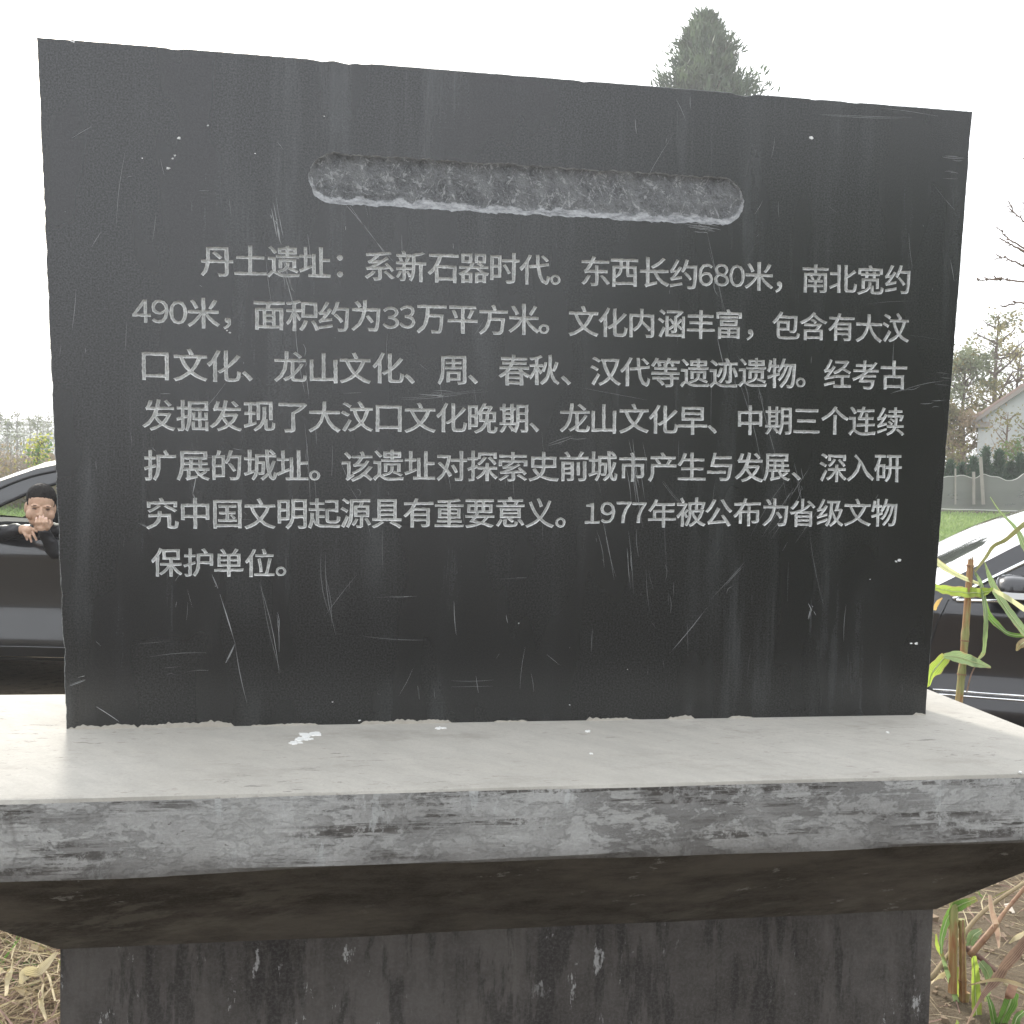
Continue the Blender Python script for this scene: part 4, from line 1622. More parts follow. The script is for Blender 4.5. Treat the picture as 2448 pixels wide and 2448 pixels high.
def car(name, label, loc, rz, paint, chrome, strip_z, driver_window, group):
    C0 = empty(name, loc, rz)
    tag(C0, label, 'car', group)
    glass = M_GLASS if chrome else M_GLASSL
    for s in (-1, 1):
        side_mesh(FENDER, side=s).build('fender', paint, C0, smooth=True)
        dr = side_mesh(FDOOR, side=s).build('door', paint, C0, smooth=True)
        dr2 = side_mesh(RDOOR, side=s).build('door', paint, C0, smooth=True)
        side_mesh(QUART, side=s).build('rear_quarter', paint, C0, smooth=True)
        side_mesh(FRAME, [FWIN, RWIN], side=s, step=.04).build('window_frame', paint, C0, smooth=True)
        for q, dd in (((2.40, .80), dr), ((3.46, .82), dr2)):
            mb = MB()
            y = lambda x, z, o: s * (car_half(x, z) + o)
            pts = [(q[0] - .11, y(q[0], q[1], .0), q[1]), (q[0] - .09, y(q[0], q[1], .03), q[1]), (q[0], y(q[0], q[1], .036), q[1] + .004), (q[0] + .09, y(q[0], q[1], .03), q[1]), (q[0] + .11, y(q[0], q[1], 0), q[1])]
            mb.tube(catmull(pts, 4), .013, 8)
            mb.build('handle', M_CHROME if chrome else paint, dd, smooth=True)
        # door cards and inner frame, dark
        side_mesh([(1.30, .28), (3.6, .28), (3.66, .93), (1.38, .93)], off=-.07, side=s, step=.15).build('door_card', M_INT, C0, smooth=True)
        side_mesh(FRAME, [FWIN, RWIN], off=-.035, side=s, step=.06).build('pillar_trim', M_INT, C0, smooth=True)
        if not (driver_window and s < 0):
            side_mesh(FWIN, off=-.012, side=s, step=.12).build('side_window', glass, C0, smooth=True)
        side_mesh(RWIN, off=-.012, side=s, step=.12).build('side_window', glass, C0, smooth=True)
        # rubber round the glass, sealing line along the door frame
        mb = MB()
        for poly in (FWIN, RWIN):
            l = [(p[0], s * (car_half(*p) + .0), p[1]) for p in poly]
            mb.tube(l + [l[0]], .010, 6)
        l = [] if chrome else [(1.46, 1.03), (1.72, 1.19), (1.93, 1.30), (2.1, 1.355), (2.3, 1.388), (2.55, 1.402), (2.95, 1.39), (3.3, 1.335), (3.6, 1.22)]
        if l:
            mb.tube(catmull([(a, s * (car_half(a, b) + .001), b) for a, b in l], 4), .008, 6)
        mb.build('window_seal', M_RUB, C0, smooth=True)
        for poly in (FDOOR[:5], RDOOR[3:7], [FDOOR[-1], FDOOR[-2]]):      # dark gaps behind the door edges
            mb = MB()
            mb.tube(catmull([(a, s * (car_half(a, b) - .004), b) for a, b in poly], 4), .007, 6)
            mb.build('shut_line', M_RUB, C0)
        if chrome:
            mb = MB()
            l = [(1.40, .945), (1.7, .955), (2.5, .972), (3.45, .988), (3.66, 1.06)]
            mb.tube(catmull([(a, s * (car_half(a, b) + .004), b) for a, b in l], 5), .0115, 6)
            l = [(1.385, .95), (1.47, 1.005), (1.67, 1.12), (1.87, 1.225), (2.06, 1.30), (2.3, 1.362), (2.6, 1.38), (2.95, 1.375), (3.3, 1.315), (3.55, 1.2), (3.66, 1.06)]
            mb.tube(catmull([(a, s * (car_half(a, b) + .004), b) for a, b in l], 5), .0125, 6)
            mb.build('window_trim', M_CHROME, C0, smooth=True)
            mb = MB()
            l = [(1.30, strip_z), (1.8, strip_z), (2.5, strip_z), (3.3, strip_z)]
            P = catmull([(a, s * (car_half(a, b) + .003), b) for a, b in l], 4)
            for p in P:
                pass
            for o in (.012, -.012):
                mb.tube([p + Vector((0, 0, o)) for p in P], .007, 6)
            mb.build('door_strip', M_CHROME, C0, smooth=True)
        else:
            mb = MB()
            P = catmull([(a, s * (car_half(a, .325) + .001), .325) for a in (1.3, 1.9, 2.6, 3.3)], 4)
            mb.tube(P, .005, 5)
            mb.build('door_strip', paint, C0, smooth=True)
        # rocker panel
        side_mesh([(1.28, .235), (3.36, .235), (3.33, .258), (1.30, .258)], side=s, step=.1).build('rocker_panel', paint, C0, smooth=True)
        # mirror
        mb = MB()
        mx0, my, mz = 1.66, s * (car_half(1.66, 1.0) + .14), 1.03
        bm = bmesh.new()
        bmesh.ops.create_icosphere(bm, subdivisions=3, radius=1)
        for v in bm.verts:
            p = v.co
            xx = p.x
            f_ = .62 if p.x > .35 else 1
            q = Vector((math.copysign(abs(p.x) ** .8, p.x) * .085 if p.x < .35 else .06, math.copysign(abs(p.y) ** .62, p.y) * .115, math.copysign(abs(p.z) ** .62, p.z) * .075))
            v.co = q + Vector((mx0, my, mz))
        me = bpy.data.meshes.new('mirror')
        bm.to_mesh(me)
        bm.free()
        me.materials.append(paint)
        me.polygons.foreach_set('use_smooth', [True] * len(me.polygons))
        mo = bpy.data.objects.new('mirror', me)
        COL.objects.link(mo)
        mo.parent = C0
        mb.box((mx0 + .0, my - s * .10, mz - .085), (.035, .075, .018))
        mb.build('mirror_bracket', M_INT, mo)
        if chrome:
            mb = MB()
            mb.box((mx0 - .015, my + s * .105, mz - .022), (.07, .014, .016))
            mb.build('indicator_lamp', M_LENS, mo)
        # lamps
        side_mesh([(.03, .57), (.13, .675), (.56, .79), (.50, .69), (.12, .57)], off=.004, side=s, step=.06).build('headlight', M_LENS, C0, smooth=True)
        side_mesh([(4.38, .93), (4.68, .93), (4.72, .76), (4.45, .78)], off=.004, side=s, step=.06).build('tail_light', M_RED, C0, smooth=True)
        for wx in (FW, RW):
            ty = MB()
            yo = s * .70
            ty.lathe([(.21, -.02), (.215, .03), (.235, .085), (.30, .105), (.325, .09), (.335, .05), (.335, -.06), (.32, -.10), (.2, -.1)], (wx, yo, WR), (0, s, 0), 36)
            w_ = ty.build('wheel', M_RUB, C0, smooth=True)
            rm = MB()
            rm.lathe([(.0, .075), (.05, .078), (.06, .06), (.062, .03)], (wx, yo, WR), (0, s, 0), 20)
            rm.lathe([(.19, .02), (.20, .075), (.218, .088), (.222, .07)], (wx, yo, WR), (0, s, 0), 36)
            for k in range(5):
                a = 2 * math.pi * k / 5 + .3
                for o in (-.10, .10):
                    p0 = Vector((wx + .05 * math.cos(a), yo + s * .062, WR + .05 * math.sin(a)))
                    p1 = Vector((wx + .2 * math.cos(a + o), yo + s * .068, WR + .2 * math.sin(a + o)))
                    rm.tube([p0, p1], [.017, .013], 5)
            rm.build('rim', M_RIM, w_, smooth=True)
            wl_ = MB()                                # wheel house
            wl_.lathe([(.39, .14), (.40, -.2), (.05, -.22)], (wx, s * .70, WR), (0, s, 0), 24)
            wl_.build('wheel_arch', M_RUB, C0)
    crown = (.045, .045)
    bump = MB()
    top_skin(dens([(0.03, .2), (-.01, .42), (0, .55), (.12, .70)]), (0, .0), -.17, -.17).build('front_bumper', paint, C0, smooth=True)
    top_skin(dens([(.12, .70), (.35, .78), (.8, .893), (1.25, .985)]), (.0, .05), -.17, -.10).build('bonnet', paint, C0, smooth=True)
    top_skin(dens([(1.25, .985), (1.5, 1.125), (1.75, 1.265), (2.02, 1.375)]), (.05, .05), -.10, -.10, n=20).build('windscreen', glass, C0, smooth=True)
    rp = [(2.02, 1.375), (2.25, 1.425), (2.55, 1.445), (2.95, 1.43), (3.35, 1.375)]
    top_skin(dens(rp), (.05, .04), -.10, .02).build('roof', paint, C0, smooth=True)
    top_skin(dens(rp), (.05, .04), -.10, .02, z_in=-.035, y_in=.03).build('headliner', M_INT, C0, smooth=True)
    top_skin(dens([(3.35, 1.375), (3.72, 1.25), (4.1, 1.06)]), (.04, .04), .02, .08).build('rear_window', glass, C0, smooth=True)
    top_skin(dens([(4.1, 1.06), (4.4, 1.02), (4.70, .98)]), (.04, .03), .08, .08).build('boot_lid', paint, C0, smooth=True)
    top_skin(dens([(4.70, .98), (4.75, .6), (4.72, .28), (4.66, .2)]), (.0, .0), .10, .10).build('rear_bumper', paint, C0, smooth=True)
    mb = MB()
    mb.box((2.35, 0, .30), (1.0, .74, .04))
    mb.box((.75, 0, .3), (.45, .42, .1))
    mb.box((4.1, 0, .35), (.4, .45, .12))
    mb.build('floor_pan', M_INT, C0)
    mb = MB()
    mb.tube(catmull([(1.42, -.74, .88), (1.36, 0, .93), (1.42, .74, .88)], 4), .10, 8)
    mb.box((1.45, 0, .6), (.06, .72, .3))
    mb.build('dashboard', M_INT, C0, smooth=False)
    sw = MB()
    cc, ax = Vector((1.80, -.36, .86)), Vector((-.8, 0, .6)).normalized()
    u_ = Vector((0, 1, 0))
    v_ = ax.cross(u_)
    ring = [cc + (u_ * math.cos(a) + v_ * math.sin(a)) * .18 for a in [2 * math.pi * k / 24 for k in range(25)]]
    sw.tube(ring, .014, 8, cap=False)
    sw.tube([ring[0], cc, ring[12]], .016, 6)
    sw.tube([cc, cc - ax * -.25], .025, 6)
    sw.build('steering_wheel', M_INT, C0, smooth=True)
    for yy in (-.38, .38):
        mb = MB()
        prof = catmull([(2.02, yy, .42), (2.15, yy, .46), (2.5, yy, .44), (2.62, yy, .55), (2.72, yy, .8), (2.80, yy, 1.02)], 3)
        mb.strip([p for p in prof], [.48] * len(prof), [Vector((-.4, 0, 1))] * len(prof), 0, fold=.08)
        mb.strip([p + Vector((.06, 0, -.09)) for p in prof], [.46] * len(prof), [Vector((-.4, 0, 1))] * len(prof), 0, fold=.0)
        st_ = mb.build('seat', M_SEAT, C0, smooth=True)
        hb = MB()
        hb.tube([(2.79, yy - .11, 1.13), (2.78, yy - .08, 1.14), (2.78, yy + .08, 1.14), (2.79, yy + .11, 1.13)], [.05, .075, .075, .05], 10)
        hb.build('headrest', M_SEAT, st_, smooth=True)
    mb = MB()
    mb.box((3.4, 0, .5), (.28, .62, .08))
    mb.box((3.72, 0, .75), (.07, .62, .25), rot=Matrix.Rotation(.25, 3, 'Y'))
    mb.build('rear_seat', M_SEAT, C0)
    # dust shield that closes the engine bay
    mb = MB()
    mb.box((1.27, 0, .6), (.03, .74, .34))
    mb.build('bulkhead', M_INT, C0)
    return C0


def paintmat(name, col, metallic, rough=.28):
    m = Mat(name, rough, .5, metallic)
    f = m.noise(2.5, 5, .6)
    m.color(m.mix(m.ramp(f, .3, .7), tuple(c * .9 for c in col), col))
    m.b.inputs['Coat Weight'].default_value = 1.0
    m.b.inputs['Coat Roughness'].default_value = .06
    return m.m


GC = 'cars parked on the dirt road behind the stone'
P_GREY = paintmat('gunmetal_paint', (.015, .0165, .019), .0)
P_BLACK = paintmat('black_paint', (.012, .012, .016), .1)
LCX = -4.92                                        # front of the left car, to the left of the view axis
LD = 6.2


def car_place(u, d, z):
    x, y = ud(u, d)
    return (x, y, z)


RC = (2.34 - 1.36 * math.cos(R(16)) + .86 * math.sin(R(16)), 5.6 + 1.36 * math.sin(R(16)) + .86 * math.cos(R(16)))
car('parked_car', 'dark grey saloon with its front side window wound down and a man leaning out', car_place(LCX, LD + .87, ground_z(*ud(LCX, LD))), YAW, P_GREY, False, .4, True, GC)
car('parked_car', 'glossy black saloon with chrome window trim behind the maize stalk', car_place(*RC, -.15), YAW - R(16), P_BLACK, True, .45, False, GC)

# ---------------------------------------------------------------- the man in the car
M_SKIN = Mat('skin', .55, .35)
M_SKIN.b.inputs['Subsurface Weight'].default_value = .08
M_SKIN.b.inputs['Subsurface Radius'].default_value = (.012, .005, .003)
M_SKIN.color(M_SKIN.mix(M_SKIN.ramp(M_SKIN.noise(25, 4), .3, .7), (.43, .275, .19), (.52, .35, .25)))
M_SKIN = M_SKIN.m
M_HAIR = plain('black_hair', (.016, .014, .013), .75, .2, .3, 120)
M_JACK = plain('black_jacket', (.016, .016, .018), .5, .4, .3, 30)
M_EYE = plain('dark_eye', (.05, .028, .022), .4, .4, .1)
M_BROW = plain('brow', (.08, .045, .036), .8, .2, .2)
M_LIP = plain('lip', (.36, .18, .14), .5, .3, .1)
M_NAIL = plain('nail', (.55, .38, .31), .35, .4, .05)


def blob_mesh(prims, voxel, smooth_it=3):
    """one continuous skin grown over capsules and ellipsoids"""
    bm = bmesh.new()
    for pr in prims:
        if pr[0] == 'e':
            _, c, r, rot = pr
            res = bmesh.ops.create_icosphere(bm, subdivisions=3, radius=1)
            M = Matrix.Translation(c) @ rot.to_4x4() @ Matrix.Diagonal((*r, 1))
            bmesh.ops.transform(bm, matrix=M, verts=res['verts'])
        else:
            _, pts, rad = pr
            for i in range(len(pts) - 1):
                a, b = Vector(pts[i]), Vector(pts[i + 1])
                n = max(1, int((b - a).length / (min(rad[i], rad[i + 1]) * .5)))
                for k in range(n + 1):
                    t = k / n
                    res = bmesh.ops.create_icosphere(bm, subdivisions=2, radius=rad[i] + (rad[i + 1] - rad[i]) * t)
                    bmesh.ops.translate(bm, vec=a.lerp(b, t), verts=res['verts'])
    me = bpy.data.meshes.new('tmp')
    bm.to_mesh(me)
    bm.free()
    o = bpy.data.objects.new('tmp', me)
    COL.objects.link(o)
    md = o.modifiers.new('r', 'REMESH')
    md.mode = 'VOXEL'
    md.voxel_size = voxel
    if smooth_it:
        ms = o.modifiers.new('s', 'SMOOTH')
        ms.iterations = smooth_it
        ms.factor = .5
    bpy.context.view_layer.update()
    me2 = bpy.data.meshes.new_from_object(o.evaluated_get(bpy.context.evaluated_depsgraph_get()))
    bpy.data.objects.remove(o)
    bpy.data.meshes.remove(me)
    me2.polygons.foreach_set('use_smooth', [True] * len(me2.polygons))
    return me2


def mesh_obj(name, me, mats, parent):
    me.materials.clear()
    for m in mats:
        me.materials.append(m)
    me.name = name
    o = bpy.data.objects.new(name, me)
    COL.objects.link(o)
    o.parent = parent
    return o


# the man's own frame: x to the viewer's right, y away from the viewer, z up; origin at the middle of the head
HD = 6.25
HC = at(97, 1212, HD)
PS = empty('person', HC, YAW)
tag(PS, 'man in a black jacket leaning on the car door with a fist against his mouth', 'person')
IV = PS.matrix_basis.inverted() if False else (Matrix.Translation(HC) @ Matrix.Rotation(YAW, 4, 'Z')).inverted()
V = Vector


def loc(px, py, d):
    return IV @ at(px, py, d + .09)


HR = Matrix.Rotation(R(27), 3, 'Z') @ Matrix.Rotation(R(5), 3, 'Y') @ Matrix.Rotation(R(9), 3, 'X')      # head tilted a little, chin down
hp = lambda x, y, z: HR @ V((x, y, z))
prims = [('e', hp(0, .018, .035), (.078, .095, .088), HR), ('e', hp(0, -.008, -.03), (.075, .078, .085), HR), ('e', hp(0, -.02, -.075), (.060, .056, .042), HR),
         ('e', hp(-.050, -.045, -.038), (.030, .028, .034), HR), ('e', hp(.050, -.045, -.038), (.030, .028, .034), HR),      # cheeks
         ('e', hp(-.03, -.066, .018), (.030, .016, .010), HR), ('e', hp(.03, -.066, .018), (.030, .016, .010), HR),          # brows
         ('c', [hp(0, -.082, .005), hp(0, -.098, -.028)], [.010, .013]), ('e', hp(-.013, -.092, -.031), (.010, .010, .008), HR), ('e', hp(.013, -.092, -.031), (.010, .010, .008), HR),
         ('e', hp(0, -.083, -.058), (.024, .010, .006), HR), ('e', hp(0, -.083, -.068), (.020, .010, .007), HR),
         ('e', hp(-.078, .012, -.012), (.010, .020, .032), HR), ('e', hp(.078, .012, -.012), (.010, .020, .032), HR),
         ('c', [hp(0, .02, -.06), V((.01, .07, -.16))], [.055, .06]), ('c', [V((.01, .07, -.15)), V((.03, .14, -.24))], [.06, .10])]
# right hand hanging over the sill, wrist at the left
wr = loc(47, 1267, 6.075)
kn = loc(70, 1268, 6.045)
fore = loc(20, 1268, 6.12)
prims += [('c', [fore, wr], [.033, .027]), ('e', (wr + kn) / 2 + V((0.004, 0, .004)), (.042, .020, .026), Matrix.Rotation(R(12), 3, 'Y')), ('c', [wr, kn], [.024, .026])]
tips = [((63, 1272), (62, 1281), (65, 1290)), ((70, 1272), (72, 1284), (75, 1295)), ((77, 1270), (82, 1281), (87, 1291)), ((80, 1265), (89, 1270), (99, 1274))]
nails = []
for k, (a, b, c_) in enumerate(tips):
    A, B, C_ = loc(*a, 6.045), loc(*b, 6.03), loc(*c_, 6.035)
    prims.append(('c', [A, B, C_], [.0095, .0085, .0070]))
    nails.append((C_, (C_ - B).normalized()))
thb = [loc(58, 1272, 6.04), loc(62, 1280, 6.03), loc(66, 1284, 6.035)]
prims.append(('c', thb, [.012, .011, .009]))
# left fist under the nose, four fingers up, thumb tucked at the cheek
FX = -2
pal = loc(103 + FX, 1262, 6.035)
wrl = loc(109, 1283, 6.07)
prims += [('c', [wrl + V((.03, .05, -.08)), wrl, pal], [.032, .028, .030]), ('e', pal + V((0, 0, .004)), (.046, .022, .030), Matrix.Identity(3))]
for k, (bx, ty, tx) in enumerate(((88.5, 1240, 89.5), (97, 1236, 97.5), (105.5, 1236, 105.5), (114, 1240, 113))):
    A, B, C_ = loc(bx + 1.5 + FX, 1262, 6.022), loc(bx + FX, 1249, 6.008), loc(tx + FX, ty - 2, 6.03)
    prims.append(('c', [A, B, C_], [.0092, .0088, .0074]))
    nails.append((C_ + V((0, -.002, -.004)), V((0, 0, 1))))
prims.append(('c', [loc(117 + FX, 1262, 6.04), loc(121 + FX, 1252, 6.04), loc(120 + FX, 1245, 6.05)], [.013, .012, .010]))
body_me = blob_mesh(prims, .0034, 2)
bo = mesh_obj('body', body_me, [M_SKIN, M_LIP, M_NAIL], PS)
HRi = HR.inverted()
for p in body_me.polygons:
    c_ = HRi @ p.center
    if -.097 < c_.y < -.075 and abs(c_.x) < .026 and -.074 < c_.z < -.052:
        p.material_index = 1
    for nc, nd in nails:
        if (p.center - (nc + V((0, -.006, 0)))).length < .0075 and p.normal.y < -.3:
            p.material_index = 2
for s in (-1, 1):
    mb = MB()                                     # narrowed eye: lid slit with a glint of the eye
    ps_ = [hp(s * .033 + (t - .5) * .030, -.0755 + .010 * (abs(t - .5) * 2) ** 2 - .001, -.001 + .0035 * math.sin(math.pi * t) + s * (t - .5) * .004) for t in (0, .2, .4, .6, .8, 1)]
    mb.tube(ps_, [.0014, .0026, .0032, .0032, .0026, .0012], 6)
    mb.build('eye', M_EYE, bo, smooth=True)
    mb = MB()
    ps_ = [hp(s * .034 + (t - .5) * .042, -.0795 + .012 * (abs(t - .5) * 2) ** 2, .0175 + .004 * math.sin(math.pi * t) - s * (t - .5) * .003) for t in (0, .25, .5, .75, 1)]
    mb.tube(ps_, [.0016, .003, .0036, .003, .0014], 6)
    mb.build('eyebrow', M_BROW, bo, smooth=True)
bm = bmesh.new()
bmesh.ops.create_icosphere(bm, subdivisions=6, radius=1)
for v in bm.verts:                                  # short thick hair, a hairline across the forehead
    n_ = v.co.copy()
    q = V((n_.x * .078, n_.y * .095 + .018, n_.z * .088 + .035))
    line = .064 - .016 * (abs(q.x) / .06) ** 3 + .004 * noise.noise(V((q.x * 120, 1, 0)))     # hairline height at the front
    if q.y > -.02:
        line = -.02 - .9 * (q.y + .02) if q.y < .03 else -.065
        if q.y < .0:
            line = .0
    up = (q.z - line)
    k = sstep(-.006, .012, up)
    top = sstep(.0, .05, up)
    th = -.010 + k * (.0105 + .015 * top * max(0, n_.z) ** .5) + k * (.0020 * noise.noise(q * 210) + .0028 * noise.noise(V((q.x * 120, q.y * 60, q.z * 60))))
    v.co = HR @ (q + V((n_.x / .078, n_.y / .095, n_.z / .088)).normalized() * th)
hme = bpy.data.meshes.new('hair')
bm.to_mesh(hme)
bm.free()
hme.polygons.foreach_set('use_smooth', [True] * len(hme.polygons))
mesh_obj('hair', hme, [M_HAIR], PS)
jk = [('c', [V((.03, .13, -.22)), V((.06, .22, -.5)), V((.08, .26, -.75))], [.10, .17, .17]), ('c', [V((-.14, .16, -.20)), V((.2, .18, -.22))], [.085, .085]), ('c', [V((-.05, .07, -.15)), V((.07, .07, -.15))], [.058, .055]),
      ('c', [V((-.16, .15, -.2)), loc(-18, 1282, 6.2), loc(2, 1277, 6.16)], [.085, .066, .056]), ('c', [loc(2, 1277, 6.16), loc(26, 1270, 6.11), loc(45, 1267, 6.08)], [.056, .045, .036]),
      ('c', [V((.2, .17, -.22)), V((.19, .06, -.36)), wrl + V((.03, .05, -.09)), wrl.lerp(pal, .62)], [.08, .06, .046, .036])]
jme = blob_mesh(jk, .009, 2)
for v in jme.vertices:
    v.co += v.normal * (noise.noise(V((v.co.x * 16, v.co.y * 16, v.co.z * 34))) * .009 + noise.noise(v.co * 60) * .002)
mesh_obj('jacket', jme, [M_JACK], PS)
# ---------------------------------------------------------------- maize and litter close to the plinth
LM = {'green': blademat('maize_green', (.085, .17, .04), (.14, .24, .065), .42, edge=.92),
      'lime': blademat('maize_lime', (.20, .29, .05), (.31, .39, .08), .5, edge=.84),
      'grey': blademat('maize_greygreen', (.15, .22, .105), (.22, .29, .15), .4, edge=.90),
      'olive': blademat('maize_olive', (.15, .16, .06), (.24, .23, .10), .3, edge=.8),
      'pale': blademat('maize_pale', (.42, .44, .25), (.54, .53, .34), .45, edge=.85),
      'straw': blademat('maize_straw', (.38, .32, .20), (.54, .47, .32), .3, (.25, .18, .11), .85, .75, .2),
      'tan': blademat('maize_tan', (.26, .205, .125), (.38, .31, .20), .25, (.16, .11, .075), .8, .8, .2),
      'mauve': blademat('maize_mauve', (.15, .09, .075), (.27, .185, .15), .25, (.35, .27, .2), .85, .8, .2),
      'pink': blademat('maize_pink', (.33, .21, .17), (.45, .33, .27), .3, (.5, .42, .33), .8, .8, .2),
      'orange': blademat('maize_orange', (.45, .27, .09), (.56, .39, .17), .4),
      'rust': leafmat('maize_rust', (.20, .10, .065), (.32, .21, .12), .1, 40, .6, .3),
      'stalk': leafmat('maize_stalk', (.24, .24, .09), (.36, .30, .13), .08, 9, .5, .4)}
RIBM = leafmat('maize_rib', (.48, .54, .30), (.56, .60, .38), .3, 10)
rp = random.Random(31)


def leaf(pts, wid, d, mat, parent, tilt=.35, fold=.16, twist=.3, name='leaf', inv=None, rib=True, wav=.0):
    """one blade: pts in photo pixels at d metres (or a list of depths), widths in pixels at that distance"""
    n0 = len(pts)
    dd = d if isinstance(d, (list, tuple)) else [d + .03 * math.sin(i * 1.3 + n0) for i in range(n0)]
    P = catmull([at(x, y, z) for (x, y), z in zip(pts, dd)], 6)
    W = lerp_list([w * (sum(dd) / n0) / F_PX for w in wid], len(P))
    W = [w * (1 + .06 * math.sin(i * 1.9)) + .0004 for i, w in enumerate(W)]
    f = -FWD + RT * rp.uniform(-tilt, tilt) + UP * rp.uniform(.1, tilt + .1)
    o = inv or Vector((0, 0, 0))
    if wav:
        P = [p + f.normalized() * wav * math.sin(i * 1.4) for i, p in enumerate(P)]
    mb = MB()
    mb.strip([p + o for p in P], W, f.normalized(), 0, fold, twist)
    ob = mb.build(name, LM[mat], parent, smooth=True)
    if rib and max(wid) > 12:
        r2 = MB()
        fn = f.normalized()
        q = [p + o - fn * .0 for p in P]
        sd = [(q[min(i + 1, len(q) - 1)] - q[max(i - 1, 0)]).normalized().cross(fn).normalized() for i in range(len(q))]
        r2.tube([p - s.cross((q[min(i + 1, len(q) - 1)] - q[max(i - 1, 0)]).normalized()).normalized() * (-.0) + fn * (-W[i] * fold * .9 + .0012) for i, (p, s) in enumerate(zip(q, sd))], [max(.0006, w * .05) for w in W], 4)
        r2.build('midrib', RIBM, ob)
    return ob


def stalk(pts, wid, d, mats, parent, inv, nodes=()):
    P = catmull([at(x, y, d) for x, y in pts], 8)
    R_ = [w * d / F_PX / 2 for w in lerp_list(wid, len(P))]
    for nx_ in nodes:
        for i in range(len(P)):
            k = abs(i / (len(P) - 1) - nx_)
            R_[i] *= 1 + .22 * math.exp(-(k / .012) ** 2)
    mb = MB()
    mb.tube([p + inv for p in P], R_, 12)
    o = mb.build('stalk', mats, parent, smooth=True, sharp=50)
    for nx_ in nodes:
        i = int(nx_ * (len(P) - 1))
        r2 = MB()
        t = (P[min(i + 1, len(P) - 1)] - P[i]).normalized()
        r2.tube([P[i] + inv - t * .002, P[i] + inv + t * .002], R_[i] * 1.10, 12)
        r2.build('node', LM['rust'], o)
    return o


def plant(px, d, label, group='maize plants beside the plinth', name='maize_plant'):
    p = onground((px - 1224) / F_PX * d, d)
    o = empty(name, p)
    tag(o, label, 'maize plant', group)
    return o, -p


def ground_px(px, d):
    """image row of the ground at that column and distance"""
    p = onground((px - 1224) / F_PX * d, d)
    r = p - CAM
    return 1224 - F_PX * r.dot(UP) / r.dot(FWD)


D1 = 2.95
A, iA = plant(2282, D1, 'snapped off maize stalk with drooping leaves standing between the stone and the black car')
gy = ground_px(2280, D1)
m = Mat('stalk_skin', .5, .35)
sepn = m.noise(6, 4, .6, sc=(3, 3, 1), loc=(0, 0, 3))
c = m.mix(m.ramp(sepn, .44, .56), (.24, .26, .10), (.30, .145, .07))
c = m.mix(m.mul(m.ramp(m.noise(60, 4, .6, sc=(3, 3, .3)), .4, .7), .5), c, (.46, .40, .20))
m.color(c)
stalk([(2277, gy + 10), (2284, 1900), (2290, 1720), (2296, 1640), (2304, 1560), (2313, 1440), (2318, 1372), (2321, 1338)], [21, 20, 18.5, 17.5, 17, 16, 15, 13], D1, m.m, A, iA, (.31, .49, .62, .93))
mbt = MB()
for k in range(5):
    p = at(2317 + 2.2 * k, 1339, D1 - .004 + .003 * (k % 3)) + iA
    mbt.tube([p, p + Vector((rp.uniform(-.002, .002), 0, rp.uniform(.004, .012)))], [.0016, .0006], 4)
mbt.build('torn_fibres', LM['tan'], A)
for pts, w, mt, kw in [
    ([(2330, 1366), (2355, 1335), (2375, 1306), (2405, 1290), (2448, 1254), (2490, 1232)], [5, 7, 8, 9, 11, 8], 'olive', {}),
    ([(2233, 1338), (2270, 1364), (2310, 1384), (2345, 1397)], [16, 15, 12, 8], 'pale', {}),
    ([(2232, 1404), (2265, 1411), (2310, 1416), (2350, 1416), (2373, 1409)], [14, 24, 27, 24, 8], 'lime', dict(wav=.004)),
    ([(2370, 1408), (2400, 1424), (2448, 1456), (2490, 1490)], [7, 11, 12, 8], 'pale', {}),
    ([(2354, 1344), (2366, 1380), (2386, 1422), (2420, 1472), (2448, 1508), (2480, 1545)], [2, 14, 23, 24, 24, 12], 'grey', {}),
    ([(2331, 1369), (2345, 1395), (2352, 1432), (2357, 1475), (2355, 1525), (2351, 1560), (2338, 1576)], [6, 9, 10, 11, 13, 11, 4], 'grey', {}),
    ([(2350, 1418), (2362, 1466), (2385, 1494), (2412, 1515), (2448, 1519), (2480, 1510)], [10, 15, 17, 12, 8, 4], 'green', {}),
    ([(2220, 1642), (2232, 1606), (2262, 1569)], [9, 34, 24], 'lime', {}),
    ([(2256, 1568), (2290, 1570), (2330, 1582), (2369, 1595)], [10, 30, 28, 5], 'grey', {}),
    ([(2340, 1578), (2322, 1612), (2311, 1655)], [3, 3, 3], 'mauve', {}),
    ([(2367, 1188), (2390, 1222), (2430, 1265), (2450, 1305), (2480, 1350)], [2, 4, 9, 18, 20], 'grey', {}),
    ([(2430, 1556), (2442, 1540), (2470, 1525)], [4, 20, 16], 'tan', {}),
    ([(2232, 1460), (2242, 1440), (2253, 1429)], [12, 9, 2], 'orange', {})]:
    leaf(pts, w, D1 - .02 + rp.uniform(-.03, .03), mt, A, inv=iA, **kw)

